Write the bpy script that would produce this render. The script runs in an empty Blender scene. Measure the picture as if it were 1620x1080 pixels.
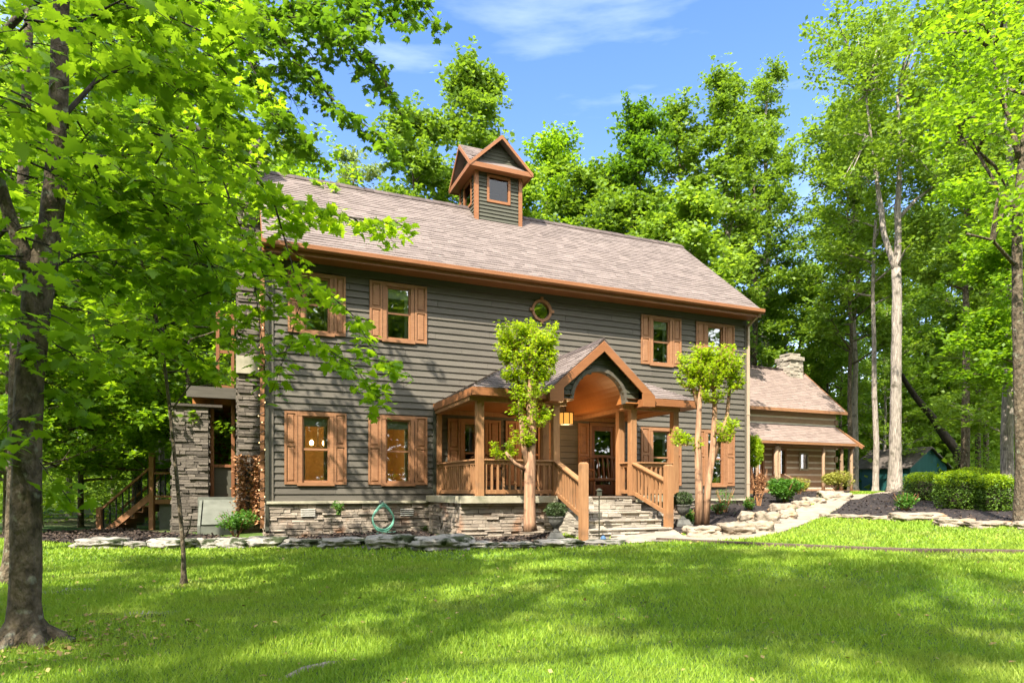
import bpy, math, random
import numpy as np
from mathutils import Vector, Matrix, noise
R = math.radians
random.seed(7)
scene = bpy.context.scene
col = scene.collection

# ------------------------------------------------------------------ camera, sky, sun, exposure
EZ = 1.15; FPX = 1020.0; HY = 776.0; CXP = 810.0
cam_d = bpy.data.cameras.new('camera'); cam = bpy.data.objects.new('camera', cam_d); col.objects.link(cam)
cam.location = (0, 0, EZ); cam.rotation_euler = (R(90), 0, 0)
cam_d.sensor_width = 36; cam_d.lens = 36 * FPX / 1620; cam_d.shift_y = (HY - 540) / 1620
cam_d.clip_start = 0.05; cam_d.clip_end = 2000
scene.camera = cam
SUN = Vector((-0.30, -0.62, 0.74)).normalized()
sun_el = math.asin(SUN.z); sun_rot = math.atan2(SUN.x, SUN.y)
world = bpy.data.worlds.new('World'); scene.world = world; world.use_nodes = True
wn = world.node_tree; wn.nodes.clear()
wo = wn.nodes.new('ShaderNodeOutputWorld'); bg = wn.nodes.new('ShaderNodeBackground')
sky = wn.nodes.new('ShaderNodeTexSky'); sky.sky_type = 'NISHITA'; sky.sun_disc = False
sky.sun_elevation = sun_el; sky.sun_rotation = sun_rot; sky.air_density = 1.25; sky.dust_density = 0.25; sky.ozone_density = 2.2
tc = wn.nodes.new('ShaderNodeTexCoord'); mp = wn.nodes.new('ShaderNodeMapping'); mp.inputs['Scale'].default_value = (1.0, 2.2, 5.5)
mp.inputs['Rotation'].default_value = (0.1, 0.12, 0.3)
nz = wn.nodes.new('ShaderNodeTexNoise'); nz.inputs['Scale'].default_value = 1.6; nz.inputs['Detail'].default_value = 7; nz.inputs['Roughness'].default_value = 0.55
cr = wn.nodes.new('ShaderNodeValToRGB'); cr.color_ramp.elements[0].position = 0.47; cr.color_ramp.elements[1].position = 0.80
cr.color_ramp.elements[1].color = (0.26, 0.26, 0.26, 1)
mx = wn.nodes.new('ShaderNodeMix'); mx.data_type = 'RGBA'; mx.inputs[7].default_value = (7.6, 7.8, 8.0, 1)
wn.links.new(tc.outputs['Generated'], mp.inputs[0]); wn.links.new(mp.outputs[0], nz.inputs['Vector']); wn.links.new(nz.outputs[0], cr.inputs[0])
sp_ = wn.nodes.new('ShaderNodeSeparateXYZ'); wn.links.new(tc.outputs['Generated'], sp_.inputs[0])
ov = wn.nodes.new('ShaderNodeMapRange'); ov.inputs[1].default_value = .15; ov.inputs[2].default_value = -.45; ov.inputs[3].default_value = 0; ov.inputs[4].default_value = .85; wn.links.new(sp_.outputs[1], ov.inputs[0])
mxx = wn.nodes.new('ShaderNodeMath'); mxx.operation = 'MAXIMUM'; wn.links.new(cr.outputs[0], mxx.inputs[0]); wn.links.new(ov.outputs[0], mxx.inputs[1])   # unseen bright cloud added behind the camera as fill light on the facade
wn.links.new(mxx.outputs[0], mx.inputs[0]); hs = wn.nodes.new('ShaderNodeHueSaturation'); hs.inputs['Saturation'].default_value = 1.25; hs.inputs['Value'].default_value = .58
wn.links.new(sky.outputs[0], hs.inputs['Color']); ml_ = wn.nodes.new('ShaderNodeMix'); ml_.data_type = 'RGBA'; ml_.blend_type = 'MULTIPLY'; ml_.inputs[0].default_value = 1; ml_.inputs[7].default_value = (1.12, .88, 1.0, 1); wn.links.new(hs.outputs[0], ml_.inputs[6]); wn.links.new(ml_.outputs[2], mx.inputs[6]); wn.links.new(mx.outputs[2], bg.inputs[0]); wn.links.new(bg.outputs[0], wo.inputs[0])
bg.inputs[1].default_value = 0.15
sd = bpy.data.lights.new('sun', 'SUN'); sd.energy = 3.2; sd.angle = R(0.6); sd.color = (1.0, 0.93, 0.80)
sun = bpy.data.objects.new('sun', sd); col.objects.link(sun); sun.location = (-10, -20, 40)
sun.rotation_euler = SUN.to_track_quat('Z', 'Y').to_euler()
scene.view_settings.view_transform = 'Standard'; scene.view_settings.look = 'None'; scene.view_settings.gamma = 1
scene.view_settings.exposure = 2.1
scene.cycles.max_bounces = 8; scene.cycles.diffuse_bounces = 6; scene.cycles.glossy_bounces = 3
scene.cycles.transmission_bounces = 4; scene.cycles.transparent_max_bounces = 8
scene.cycles.caustics_reflective = False; scene.cycles.caustics_refractive = False
scene.cycles.sample_clamp_indirect = 6

# ------------------------------------------------------------------ helpers
def tag(o, label=None, cat=None, group=None, kind=None):
    if label: o['label'] = label
    if cat: o['category'] = cat
    if group: o['group'] = group
    if kind: o['kind'] = kind
    return o
def empty(name, loc=(0, 0, 0), rz=0, parent=None):
    o = bpy.data.objects.new(name, None); col.objects.link(o); o.location = loc; o.rotation_euler = (0, 0, rz)
    o.empty_display_size = 0.2
    if parent: o.parent = parent
    return o
def copy_tree(o, parent=None):
    c = o.copy(); col.objects.link(c)
    if parent: c.parent = parent
    for ch in list(o.children):
        copy_tree(ch, c)
    return c
def mesh_np(name, verts, faces, mats, parent=None, tint=None, smooth=False, mi=None):
    """verts (N,3), faces (M,k) of one k"""
    me = bpy.data.meshes.new(name); verts = np.asarray(verts, dtype=np.float32); faces = np.asarray(faces, dtype=np.int32)
    k = faces.shape[1]; me.vertices.add(len(verts)); me.vertices.foreach_set('co', verts.ravel())
    me.loops.add(faces.size); me.loops.foreach_set('vertex_index', faces.ravel())
    me.polygons.add(len(faces)); me.polygons.foreach_set('loop_start', np.arange(0, faces.size, k, dtype=np.int32))
    if smooth: me.polygons.foreach_set('use_smooth', np.ones(len(faces), dtype=bool))
    for m in mats: me.materials.append(m)
    if mi is not None: me.polygons.foreach_set('material_index', np.asarray(mi, dtype=np.int32))
    if tint is not None:
        a = me.attributes.new('tint', 'FLOAT', 'FACE'); a.data.foreach_set('value', np.asarray(tint, dtype=np.float32))
    me.update(calc_edges=True); me.validate()
    o = bpy.data.objects.new(name, me); col.objects.link(o)
    if parent: o.parent = parent
    return o
class MB:
    def __init__(s): s.v = []; s.f = []; s.m = []; s.t = []
    def add(s, vs, fs, m=0, t=None):
        b = len(s.v); s.v += [tuple(p) for p in vs]
        t = random.random() if t is None else t
        for f in fs: s.f.append(tuple(i + b for i in f)); s.m.append(m); s.t.append(t)
        return s
    def hexa(s, p, m=0, t=None):  # p: 4 bottom, 4 top
        return s.add(p, [(3, 2, 1, 0), (4, 5, 6, 7), (0, 1, 5, 4), (1, 2, 6, 5), (2, 3, 7, 6), (3, 0, 4, 7)], m, t)
    def box(s, x0, x1, y0, y1, z0, z1, m=0, t=None, M=None):
        p = [(x0, y0, z0), (x1, y0, z0), (x1, y1, z0), (x0, y1, z0), (x0, y0, z1), (x1, y0, z1), (x1, y1, z1), (x0, y1, z1)]
        if M: p = [M @ Vector(q) for q in p]
        return s.hexa(p, m, t)
    def ext(s, poly, vec, m=0, t=None):
        n = len(poly); a = [Vector(p) for p in poly]; b = [p + Vector(vec) for p in a]
        fs = [tuple(range(n)), tuple(range(2 * n - 1, n - 1, -1))] + [(i, i + n, (i + 1) % n + n, (i + 1) % n) for i in range(n)]
        return s.add(a + b, fs, m, t)
    def bar(s, a, b, w, h, m=0, t=None, up=(0, 0, 1)):
        a = Vector(a); b = Vector(b); d = (b - a).normalized(); u = Vector(up)
        if abs(d.dot(u)) > .99: u = Vector((0, 1, 0))
        x = d.cross(u).normalized(); y = x.cross(d)
        p = [e + x * i * w / 2 + y * j * h / 2 for e in (a, b) for i, j in ((-1, -1), (1, -1), (1, 1), (-1, 1))]
        return s.hexa(p, m, t)
    def tube(s, pts, rad, n=8, m=0, t=None, wob=0.0, cap=True):
        pts = [Vector(p) for p in pts]; L = len(pts)
        if not hasattr(rad, '__len__'): rad = [rad] * L
        vs = []; ref = Vector((0.13, 0.97, 0.2))
        for i, p in enumerate(pts):
            d = (pts[min(i + 1, L - 1)] - pts[max(i - 1, 0)]).normalized()
            if abs(d.dot(ref)) > .95: ref = Vector((1, 0, 0))
            x = d.cross(ref).normalized(); y = d.cross(x)
            for k in range(n):
                a = 2 * math.pi * k / n; r = rad[i] * (1 + wob * math.sin(k * 2.4 + i * 1.3) * .6 + wob * random.uniform(-.6, .6))
                vs.append(p + x * math.cos(a) * r + y * math.sin(a) * r)
        fs = [(i * n + k, i * n + (k + 1) % n, (i + 1) * n + (k + 1) % n, (i + 1) * n + k) for i in range(L - 1) for k in range(n)]
        if cap: fs += [tuple(range(n))[::-1], tuple(range((L - 1) * n, L * n))]
        return s.add(vs, fs, m, t)
    def lathe(s, prof, c=(0, 0, 0), n=24, m=0, t=None):
        vs = []; fs = []
        for r, z in prof:
            for k in range(n):
                a = 2 * math.pi * k / n; vs.append((c[0] + r * math.cos(a), c[1] + r * math.sin(a), c[2] + z))
        L = len(prof)
        fs = [(i * n + k, i * n + (k + 1) % n, (i + 1) * n + (k + 1) % n, (i + 1) * n + k) for i in range(L - 1) for k in range(n)]
        fs += [tuple(range(n))[::-1], tuple(range((L - 1) * n, L * n))]
        return s.add(vs, fs, m, t)
    def build(s, name, mats, parent=None, smooth=False, bevel=0):
        me = bpy.data.meshes.new(name); me.from_pydata(s.v, [], s.f)
        if not isinstance(mats, (list, tuple)): mats = [mats]
        for m in mats: me.materials.append(m)
        me.polygons.foreach_set('material_index', s.m)
        a = me.attributes.new('tint', 'FLOAT', 'FACE'); a.data.foreach_set('value', s.t)
        if smooth: me.polygons.foreach_set('use_smooth', [True] * len(s.f))
        me.update(); o = bpy.data.objects.new(name, me); col.objects.link(o)
        if parent: o.parent = parent
        if bevel:
            b = o.modifiers.new('bevel', 'BEVEL'); b.width = bevel; b.segments = 2; b.limit_method = 'ANGLE'
        return o

# ------------------------------------------------------------------ materials
def mat(name, ca, cb=None, rough=0.8, scale=3.0, stretch=(1, 1, 1), bump=0.0, bscale=None, tintmix=0.0, metal=0.0, spec=0.3, detail=6, cc=None, ccscale=1.0, ccpos=(.5, .7), bdist=0.02, trans=0.0, tcol=None, objrand=0.0):
    m = bpy.data.materials.new(name); m.use_nodes = True; nt = m.node_tree; N = nt.nodes; L = nt.links
    p = N['Principled BSDF']; p.inputs['Roughness'].default_value = rough; p.inputs['Metallic'].default_value = metal
    p.inputs['Specular IOR Level'].default_value = spec
    cb = cb or ca
    t = N.new('ShaderNodeTexCoord'); mp = N.new('ShaderNodeMapping'); mp.inputs['Scale'].default_value = stretch
    L.new(t.outputs['Object'], mp.inputs[0])
    n = N.new('ShaderNodeTexNoise'); n.inputs['Scale'].default_value = scale; n.inputs['Detail'].default_value = detail; n.inputs['Roughness'].default_value = .6
    L.new(mp.outputs[0], n.inputs['Vector'])
    r = N.new('ShaderNodeMapRange'); r.inputs[1].default_value = .3; r.inputs[2].default_value = .7; L.new(n.outputs[0], r.inputs[0])
    fac = r.outputs[0]
    if tintmix > 0:
        at = N.new('ShaderNodeAttribute'); at.attribute_name = 'tint'
        mm = N.new('ShaderNodeMix'); mm.data_type = 'FLOAT'; mm.inputs[0].default_value = tintmix
        L.new(fac, mm.inputs[2]); L.new(at.outputs['Fac'], mm.inputs[3]); fac = mm.outputs[0]
    if objrand > 0:
        oi = N.new('ShaderNodeObjectInfo'); m2 = N.new('ShaderNodeMix'); m2.data_type = 'FLOAT'; m2.inputs[0].default_value = objrand
        L.new(fac, m2.inputs[2]); L.new(oi.outputs['Random'], m2.inputs[3]); fac = m2.outputs[0]
    mix = N.new('ShaderNodeMix'); mix.data_type = 'RGBA'; mix.inputs[6].default_value = (*ca, 1); mix.inputs[7].default_value = (*cb, 1)
    L.new(fac, mix.inputs[0]); colr = mix.outputs[2]
    if cc:
        n2 = N.new('ShaderNodeTexNoise'); n2.inputs['Scale'].default_value = ccscale; n2.inputs['Detail'].default_value = 5
        L.new(t.outputs['Object'], n2.inputs['Vector'])
        r2 = N.new('ShaderNodeMapRange'); r2.inputs[1].default_value = ccpos[0]; r2.inputs[2].default_value = ccpos[1]; L.new(n2.outputs[0], r2.inputs[0])
        mx2 = N.new('ShaderNodeMix'); mx2.data_type = 'RGBA'; mx2.inputs[7].default_value = (*cc, 1)
        L.new(r2.outputs[0], mx2.inputs[0]); L.new(colr, mx2.inputs[6]); colr = mx2.outputs[2]
    L.new(colr, p.inputs['Base Color'])
    if bump:
        nb = N.new('ShaderNodeTexNoise'); nb.inputs['Scale'].default_value = bscale or scale * 4; nb.inputs['Detail'].default_value = 5
        L.new(mp.outputs[0], nb.inputs['Vector'])
        b = N.new('ShaderNodeBump'); b.inputs['Strength'].default_value = bump; b.inputs['Distance'].default_value = bdist
        L.new(nb.outputs[0], b.inputs['Height']); L.new(b.outputs[0], p.inputs['Normal'])
    if trans > 0:
        tr = N.new('ShaderNodeBsdfTranslucent'); ms = N.new('ShaderNodeMixShader'); ms.inputs[0].default_value = trans
        mu = N.new('ShaderNodeMix'); mu.data_type = 'RGBA'; mu.blend_type = 'MULTIPLY'; mu.inputs[0].default_value = 1; mu.inputs[7].default_value = (*(tcol or (1.6, 1.5, .8)), 1)
        L.new(colr, mu.inputs[6]); L.new(mu.outputs[2], tr.inputs[0])
        L.new(p.outputs[0], ms.inputs[1]); L.new(tr.outputs[0], ms.inputs[2]); L.new(ms.outputs[0], N['Material Output'].inputs[0])
    return m
def emit(name, c, s):
    m = bpy.data.materials.new(name); m.use_nodes = True; p = m.node_tree.nodes['Principled BSDF']
    p.inputs['Base Color'].default_value = (*c, 1); p.inputs['Emission Color'].default_value = (*c, 1); p.inputs['Emission Strength'].default_value = s
    return m
def glass(name, tint=(.8, .85, .8), refl=1.0, base=.14):
    m = bpy.data.materials.new(name); m.use_nodes = True; nt = m.node_tree; N = nt.nodes; L = nt.links; N.remove(N['Principled BSDF'])
    tr = N.new('ShaderNodeBsdfTransparent'); tr.inputs[0].default_value = (*tint, 1)
    gl = N.new('ShaderNodeBsdfGlossy'); gl.inputs['Roughness'].default_value = 0.015; gl.inputs[0].default_value = (refl,) * 3 + (1,)
    nn = N.new('ShaderNodeTexNoise'); nn.inputs['Scale'].default_value = 1.6; bp = N.new('ShaderNodeBump'); bp.inputs['Strength'].default_value = .05; bp.inputs['Distance'].default_value = .02
    tcn = N.new('ShaderNodeTexCoord'); L.new(tcn.outputs['Object'], nn.inputs['Vector']); L.new(nn.outputs[0], bp.inputs['Height']); L.new(bp.outputs[0], gl.inputs['Normal'])
    fr = N.new('ShaderNodeFresnel'); fr.inputs[0].default_value = 1.55
    ad = N.new('ShaderNodeMath'); ad.operation = 'MULTIPLY_ADD'; ad.inputs[1].default_value = 1.6; ad.inputs[2].default_value = base; ad.use_clamp = True
    ms = N.new('ShaderNodeMixShader'); L.new(fr.outputs[0], ad.inputs[0]); L.new(ad.outputs[0], ms.inputs[0])
    L.new(tr.outputs[0], ms.inputs[1]); L.new(gl.outputs[0], ms.inputs[2]); L.new(ms.outputs[0], N['Material Output'].inputs[0])
    return m
M = {}
M['siding'] = mat('siding', (.068, .059, .046), (.125, .109, .086), .65, 2.6, (.8, 3, 9), .3, 8, .5, bdist=.006)
M['siding_dark'] = mat('siding_green', (.058, .056, .040), (.082, .080, .056), .7, 2, (.6, 3, 12), .2, 8, .4, bdist=.006)
M['cedar'] = mat('cedar_stain', (.215, .098, .044), (.335, .165, .080), .6, 4, (2, 2, 9), .3, 14, .35, bdist=.005, cc=(.15, .07, .035), ccscale=4, ccpos=(.58, .85))
M['cedar2'] = mat('cedar_fascia', (.20, .078, .029), (.285, .118, .046), .5, 2.5, (1, 4, 8), .1, 14, .3, bdist=.004)
M['postwood'] = mat('post_wood', (.22, .103, .043), (.365, .19, .088), .65, 4, (7, 7, .6), .4, 12, .35, bdist=.008, cc=(.17, .095, .05), ccscale=3.5, ccpos=(.56, .8))
M['ceil'] = mat('ceiling_boards', (.32, .115, .032), (.42, .17, .05), .45, 3, (1, 12, 1), .1, 10, .4)
M['shingle'] = mat('roof_shingle', (.125, .100, .090), (.225, .182, .162), .95, 25, (1, 1, 1), .5, 60, .55, spec=.1, bdist=.008)
M['shingle2'] = mat('cabin_shingle', (.185, .140, .122), (.285, .218, .190), .95, 25, (1, 1, 1), .4, 60, .6, spec=.1)
M['shingle3'] = mat('shed_shingle', (.085, .072, .065), (.15, .125, .11), .95, 25, (1, 1, 1), .4, 60, .6, spec=.1)
M['ridge'] = mat('ridge_cap', (.055, .042, .038), (.12, .09, .08), .9, 12, tintmix=.6)
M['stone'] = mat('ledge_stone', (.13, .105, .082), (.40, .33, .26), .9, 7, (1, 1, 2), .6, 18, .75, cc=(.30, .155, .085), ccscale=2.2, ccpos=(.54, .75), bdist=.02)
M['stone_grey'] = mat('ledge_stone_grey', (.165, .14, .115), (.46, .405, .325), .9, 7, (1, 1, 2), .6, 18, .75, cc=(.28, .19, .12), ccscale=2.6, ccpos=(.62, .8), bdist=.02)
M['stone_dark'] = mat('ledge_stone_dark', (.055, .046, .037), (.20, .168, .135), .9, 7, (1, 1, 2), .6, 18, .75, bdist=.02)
M['mortar'] = mat('mortar', (.05, .04, .03), (.09, .075, .06), .95, 20)
M['cap'] = mat('cut_stone_cap', (.30, .27, .19), (.42, .38, .28), .85, 6, bump=.2, cc=(.15, .15, .09), ccscale=3)
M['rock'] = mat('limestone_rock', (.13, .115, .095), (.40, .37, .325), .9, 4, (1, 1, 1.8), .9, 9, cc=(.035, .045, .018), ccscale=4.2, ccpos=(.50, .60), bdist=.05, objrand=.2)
M['rock_lit'] = mat('sunlit_sandstone', (.16, .125, .09), (.38, .32, .25), .9, 4, (1, 1, 1.8), .9, 9, cc=(.34, .19, .08), ccscale=3.5, ccpos=(.56, .72), bdist=.05, objrand=.2)  # paler copy of the rock, sunlight on these stones put into the colour
M['mulch'] = mat('black_mulch', (.012, .010, .010), (.055, .042, .040), .95, 45, bump=1, bscale=70, tintmix=.4, bdist=.03)
M['path'] = mat('pale_paving', (.20, .165, .13), (.36, .30, .24), .9, 5, bump=.4, bscale=40, cc=(.26, .19, .13), ccscale=1.3, ccpos=(.55, .75))
M['paver'] = mat('paver', (.24, .20, .19), (.40, .34, .32), .9, 5, bump=.3, bscale=30, tintmix=.5)
M['timber'] = mat('weathered_timber', (.055, .04, .03), (.14, .10, .07), .9, 6, (1, 8, 8), .4, 12)
M['soil'] = mat('lawn_soil', (.05, .09, .014), (.11, .18, .026), .95, 1.2, bump=.8, bscale=60, detail=8, cc=(.06, .045, .02), ccscale=.9, ccpos=(.62, .8))
M['litter'] = mat('leaf_litter', (.035, .035, .015), (.11, .10, .045), .95, 3, bump=.8, bscale=20, cc=(.035, .09, .015), ccscale=.35, ccpos=(.42, .55))
M['grass'] = mat('grass_blade', (.145, .29, .018), (.39, .50, .055), .6, .55, tintmix=.5, trans=.4, tcol=(1.3, 1.25, .7), cc=(.27, .31, .07), ccscale=1.1, ccpos=(.53, .80))
M['bark'] = mat('grey_bark', (.028, .021, .013), (.17, .13, .085), .95, 9, (1.6, 1.6, .9), 1, 14, cc=(.21, .205, .145), ccscale=11, ccpos=(.58, .70), bdist=.06)
M['bark_pale'] = mat('pale_hickory_bark', (.13, .105, .085), (.50, .43, .36), .95, 7, (5, 5, .45), 1, 9, bdist=.07, cc=(.10, .085, .06), ccscale=3.5, ccpos=(.55, .72))
M['bark_dark'] = mat('dark_bark', (.020, .016, .012), (.07, .055, .042), .95, 6, (3, 3, .7), 1, 10, bdist=.03)
M['bark_crape'] = mat('smooth_crape_bark', (.15, .075, .042), (.46, .27, .16), .75, 4, (5, 5, .5), .5, 7, bdist=.015, cc=(.09, .05, .03), ccscale=5, ccpos=(.55, .68))
def leafm(name, a, b, tr=.45, tcol=(1.7, 1.6, .7), tm=.6, rough=.5):
    return mat(name, a, b, rough, .6, tintmix=tm, trans=tr, tcol=tcol, spec=.35, detail=3)
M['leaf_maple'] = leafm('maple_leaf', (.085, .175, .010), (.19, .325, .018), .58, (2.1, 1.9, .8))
M['leaf_lit'] = leafm('sunlit_maple_leaf', (.13, .25, .012), (.27, .41, .022), .58, (2.1, 1.9, .8))  # brighter copy of the maple leaf, sunlight put into the colour
M['leaf_dark'] = leafm('dark_maple_leaf', (.045, .115, .010), (.115, .22, .016), .5, (2.0, 1.8, .8))  # darker copy of the maple leaf, shade of the top boughs in the colour
M['leaf_mid'] = leafm('broad_leaf', (.085, .160, .018), (.205, .320, .032), .42)
M['leaf_far'] = leafm('woodland_leaf', (.11, .205, .020), (.255, .375, .045), .5)
M['leaf_pale'] = leafm('pale_leaf', (.14, .22, .06), (.28, .36, .11), .45, (1.3, 1.2, .8))
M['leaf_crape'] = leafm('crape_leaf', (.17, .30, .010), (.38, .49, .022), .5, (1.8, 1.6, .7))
M['leaf_box'] = leafm('boxwood_leaf', (.035, .090, .012), (.15, .25, .022), .25)
M['leaf_ivy'] = leafm('shrub_leaf', (.045, .13, .018), (.12, .26, .03), .35)
M['leaf_gold'] = leafm('golden_shrub_leaf', (.22, .25, .035), (.48, .46, .10), .35, (1.2, 1.1, .7))
M['leaf_dry'] = mat('dry_stems', (.22, .10, .045), (.42, .22, .10), .9, 4, tintmix=.6)
M['leaf_grey'] = leafm('topiary_leaf', (.040, .065, .022), (.085, .125, .045), .15)
M['leaf_fern'] = leafm('bed_plant_leaf', (.07, .16, .03), (.17, .32, .06), .35)
M['glass'] = glass('window_glass')
M['glass_dim'] = glass('cupola_glass', (.55, .52, .36), .32, .04)
M['room'] = mat('room_wall', (.50, .28, .09), (.58, .36, .14), .9, 2)
M['roomfloor'] = mat('room_floor', (.16, .09, .05), None, .6)
M['curtain'] = mat('curtain', (.62, .60, .52), (.75, .73, .65), .9, 6, (10, 10, 1), .3)
M['black'] = mat('black_metal', (.015, .015, .015), None, .5, metal=.3)
M['door'] = mat('door_wood', (.16, .065, .028), (.24, .10, .045), .5, 3, (6, 6, 1))
M['green_pipe'] = mat('dark_downspout', (.035, .036, .024), (.05, .05, .036), .45, 3)
M['tan_pipe'] = mat('tan_downspout', (.34, .26, .18), (.40, .31, .22), .5, 3)
M['bulb'] = emit('warm_bulb', (1, .55, .18), 9)
M['amber'] = emit('amber_lantern_glass', (.85, .38, .07), .28)
M['spark'] = emit('string_light_bulb', (1, .62, .28), .7)
M['hose'] = mat('green_hose', (.10, .30, .20), (.22, .48, .36), .45, 8)
M['urn'] = mat('weathered_urn', (.06, .058, .052), (.14, .135, .12), .85, 8, bump=.4)
M['wicker'] = mat('brown_wicker', (.10, .045, .022), (.20, .095, .045), .7, 30, bump=.4)
M['white'] = mat('white_paint', (.74, .73, .70), None, .5)
M['greypanel'] = mat('zinc_panel', (.10, .105, .085), (.17, .175, .145), .6, 3)
M['log'] = mat('old_logs', (.15, .095, .058), (.42, .28, .175), .85, 3, (1, 6, 6), .5, 9, .6)
M['chink'] = mat('log_chinking', (.50, .45, .37), (.64, .58, .48), .9, 6)
M['teal'] = mat('teal_boards', (.010, .060, .058), (.018, .090, .085), .6, 3, (10, 10, 1), .2, 9, .4)
M['teal2'] = mat('teal_trim', (.02, .075, .095), None, .6)
M['pvc'] = mat('pale_pipe', (.55, .52, .46), (.66, .62, .55), .5, 5)
M['brick'] = mat('old_brick', (.20, .075, .05), (.32, .16, .11), .9, 8, bump=.4, tintmix=.7)
M['bluelight'] = mat('blue_plastic', (.06, .13, .24), None, .4)

# ------------------------------------------------------------------ terrain
CP = [(-14, 0, 0), (-14, 12, 0), (-14, 22, .05), (-30, 40, .3), (-12, 40, .3), (-5, -6, -.05), (0, 0, 0), (0, 5, 0), (4, 4, 0), (-5, 8, 0), (-5, 12.6, .03), (-2, 9, .02),
      (1.5, 8, .08), (1.2, 12.0, .14), (3.5, 12, .24), (5, 8.5, .22), (7.5, 8.8, .30), (8.2, 10.3, .40), (10, 12.3, .52), (13, 10, .5), (12, 17.5, .68), (6.9, 18.0, .72), (5.5, 15.5, .5), (9, 20, .85),
      (13, 24, 1.0), (17, 28, 1.08), (16, 33, 1.12), (22, 32, 1.15), (28, 48, 1.15), (20, 60, 1.3), (34, 24, 1.0), (20, 12, .7), (14, 3, .3), (30, 6, .6), (2, 13.5, .28), (4.0, 13.3, .38), (-3, 13.7, .18), (-1.2, 12.6, .16), (-8, 14.5, .12), (0, 40, .8), (60, 50, 1.3), (0, -30, -.1), (40, -20, .4), (-40, -20, 0), (0, 80, 1.2), (60, 90, 1.5), (-60, 80, .6)]
CPa = np.array(CP)
def gz_np(X, Y):
    X = np.asarray(X, float); Y = np.asarray(Y, float); num = np.zeros_like(X); den = np.zeros_like(X)
    for a, b, z in CP:
        w = 1.0 / ((X - a) ** 2 + (Y - b) ** 2 + 0.6) ** 2; num += w * z; den += w
    return num / den
def gz(x, y): return float(gz_np(np.array([x]), np.array([y]))[0])
def G(px, py):
    """ground point seen in the photograph at px,py"""
    u = (px - CXP) / FPX; w = (py - HY) / FPX; Y = np.arange(2, 90, .04); z = gz_np(u * Y, Y); h = EZ - w * Y
    k = np.argmax(h <= z) if np.any(h <= z) else len(Y) - 1
    return Vector((u * Y[k], Y[k], float(z[k])))
def at(px, py, Y): return Vector(((px - CXP) / FPX * Y, Y, EZ + (HY - py) / FPX * Y))
def inpoly(X, Y, poly):
    X = np.asarray(X); Y = np.asarray(Y); c = np.zeros(X.shape, bool); n = len(poly)
    for i in range(n):
        x1, y1 = poly[i][:2]; x2, y2 = poly[(i + 1) % n][:2]
        if y1 == y2: continue
        c ^= ((y1 > Y) != (y2 > Y)) & (X < (x2 - x1) * (Y - y1) / (y2 - y1) + x1)
    return c
def grid_sheet(name, xs, ys, dz, m, keep=None, rough=0, seed=0, tint=False):
    X, Y = np.meshgrid(xs, ys); Z = gz_np(X, Y) + dz
    if rough:
        rs = np.random.RandomState(seed); Z = Z + rs.uniform(-rough, rough, Z.shape)
    nx = len(xs); ny = len(ys); idx = np.arange(nx * ny).reshape(ny, nx)
    F = np.stack([idx[:-1, :-1], idx[:-1, 1:], idx[1:, 1:], idx[1:, :-1]], -1).reshape(-1, 4)
    if keep is not None:
        cx = (X[:-1, :-1] + X[1:, 1:]) / 2; cy = (Y[:-1, :-1] + Y[1:, 1:]) / 2; F = F[keep(cx, cy).ravel()]
        used = np.unique(F); remap = -np.ones(nx * ny, int); remap[used] = np.arange(len(used)); F = remap[F]
        V = np.stack([X.ravel(), Y.ravel(), Z.ravel()], -1)[used]
    else: V = np.stack([X.ravel(), Y.ravel(), Z.ravel()], -1)
    t = np.random.RandomState(seed).rand(len(F)) if tint else None
    return mesh_np(name, V, F, [m], tint=t, smooth=not rough)
def axis(lo, a, b, hi, fine, n):
    return np.concatenate([np.linspace(lo, a, n)[:-1], np.arange(a, b, fine), np.linspace(b, hi, n)])
LAWN_L = [(-40, -12), (30, -12), (30, 40), (6, 40), (6, 19), (-7, 16.2), (-40, 16.2)]
o = grid_sheet('ground', axis(-300, -16, 22, 300, .4, 14), axis(-60, -4, 45, 500, .4, 14), 0, M['litter']); tag(o, kind='structure')
o = grid_sheet('lawn_soil', np.arange(-22, 26, .3), np.arange(-8, 42, .3), .012, M['soil'], keep=lambda x, y: inpoly(x, y, LAWN_L)); tag(o, kind='structure')

# house frame
HP = R(22.8); HC = math.cos(HP); HS = math.sin(HP); HX0 = -383 / 1020 * 13.8; HY0 = 13.8
def hw(s, d, z=0): return Vector((HX0 + s * HC + d * HS, HY0 + s * HS - d * HC, z))

def P2(l): return [tuple(G(*p)[:2]) for p in l]
# mulch bed in front of the house
bedA = P2([(60, 858), (130, 863), (230, 864), (400, 863), (600, 865), (750, 866), (900, 864), (928, 858)]) + [tuple(hw(5.4, 4.1)[:2]), tuple(hw(5.4, 2.3)[:2]), tuple(hw(3.3, 2.3)[:2]), tuple(hw(3.3, -.05)[:2]), tuple(hw(-.3, -.05)[:2]), tuple(hw(-2.6, -3.2)[:2]), (-10.5, 17.2), (-12.5, 15.0)]
bedB = [tuple(hw(7.55, 2.3)[:2]), tuple(hw(7.55, 3.9)[:2])] + P2([(1075, 846), (1145, 843), (1190, 838), (1215, 826), (1240, 812), (1262, 800), (1300, 790), (1345, 781), (1348, 773), (1290, 772)]) + [tuple(hw(21, -7.5)[:2]), tuple(hw(13.2, -4)[:2]), tuple(hw(13.05, -.05)[:2]), tuple(hw(9.2, -.05)[:2]), tuple(hw(9.2, 2.3)[:2])]
bedC = P2([(1306, 819), (1330, 805), (1352, 792), (1385, 783), (1430, 778.5), (1500, 777.5), (1700, 778), (1800, 790), (1740, 836), (1610, 833), (1540, 830), (1500, 824), (1440, 822), (1375, 821)])
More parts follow.
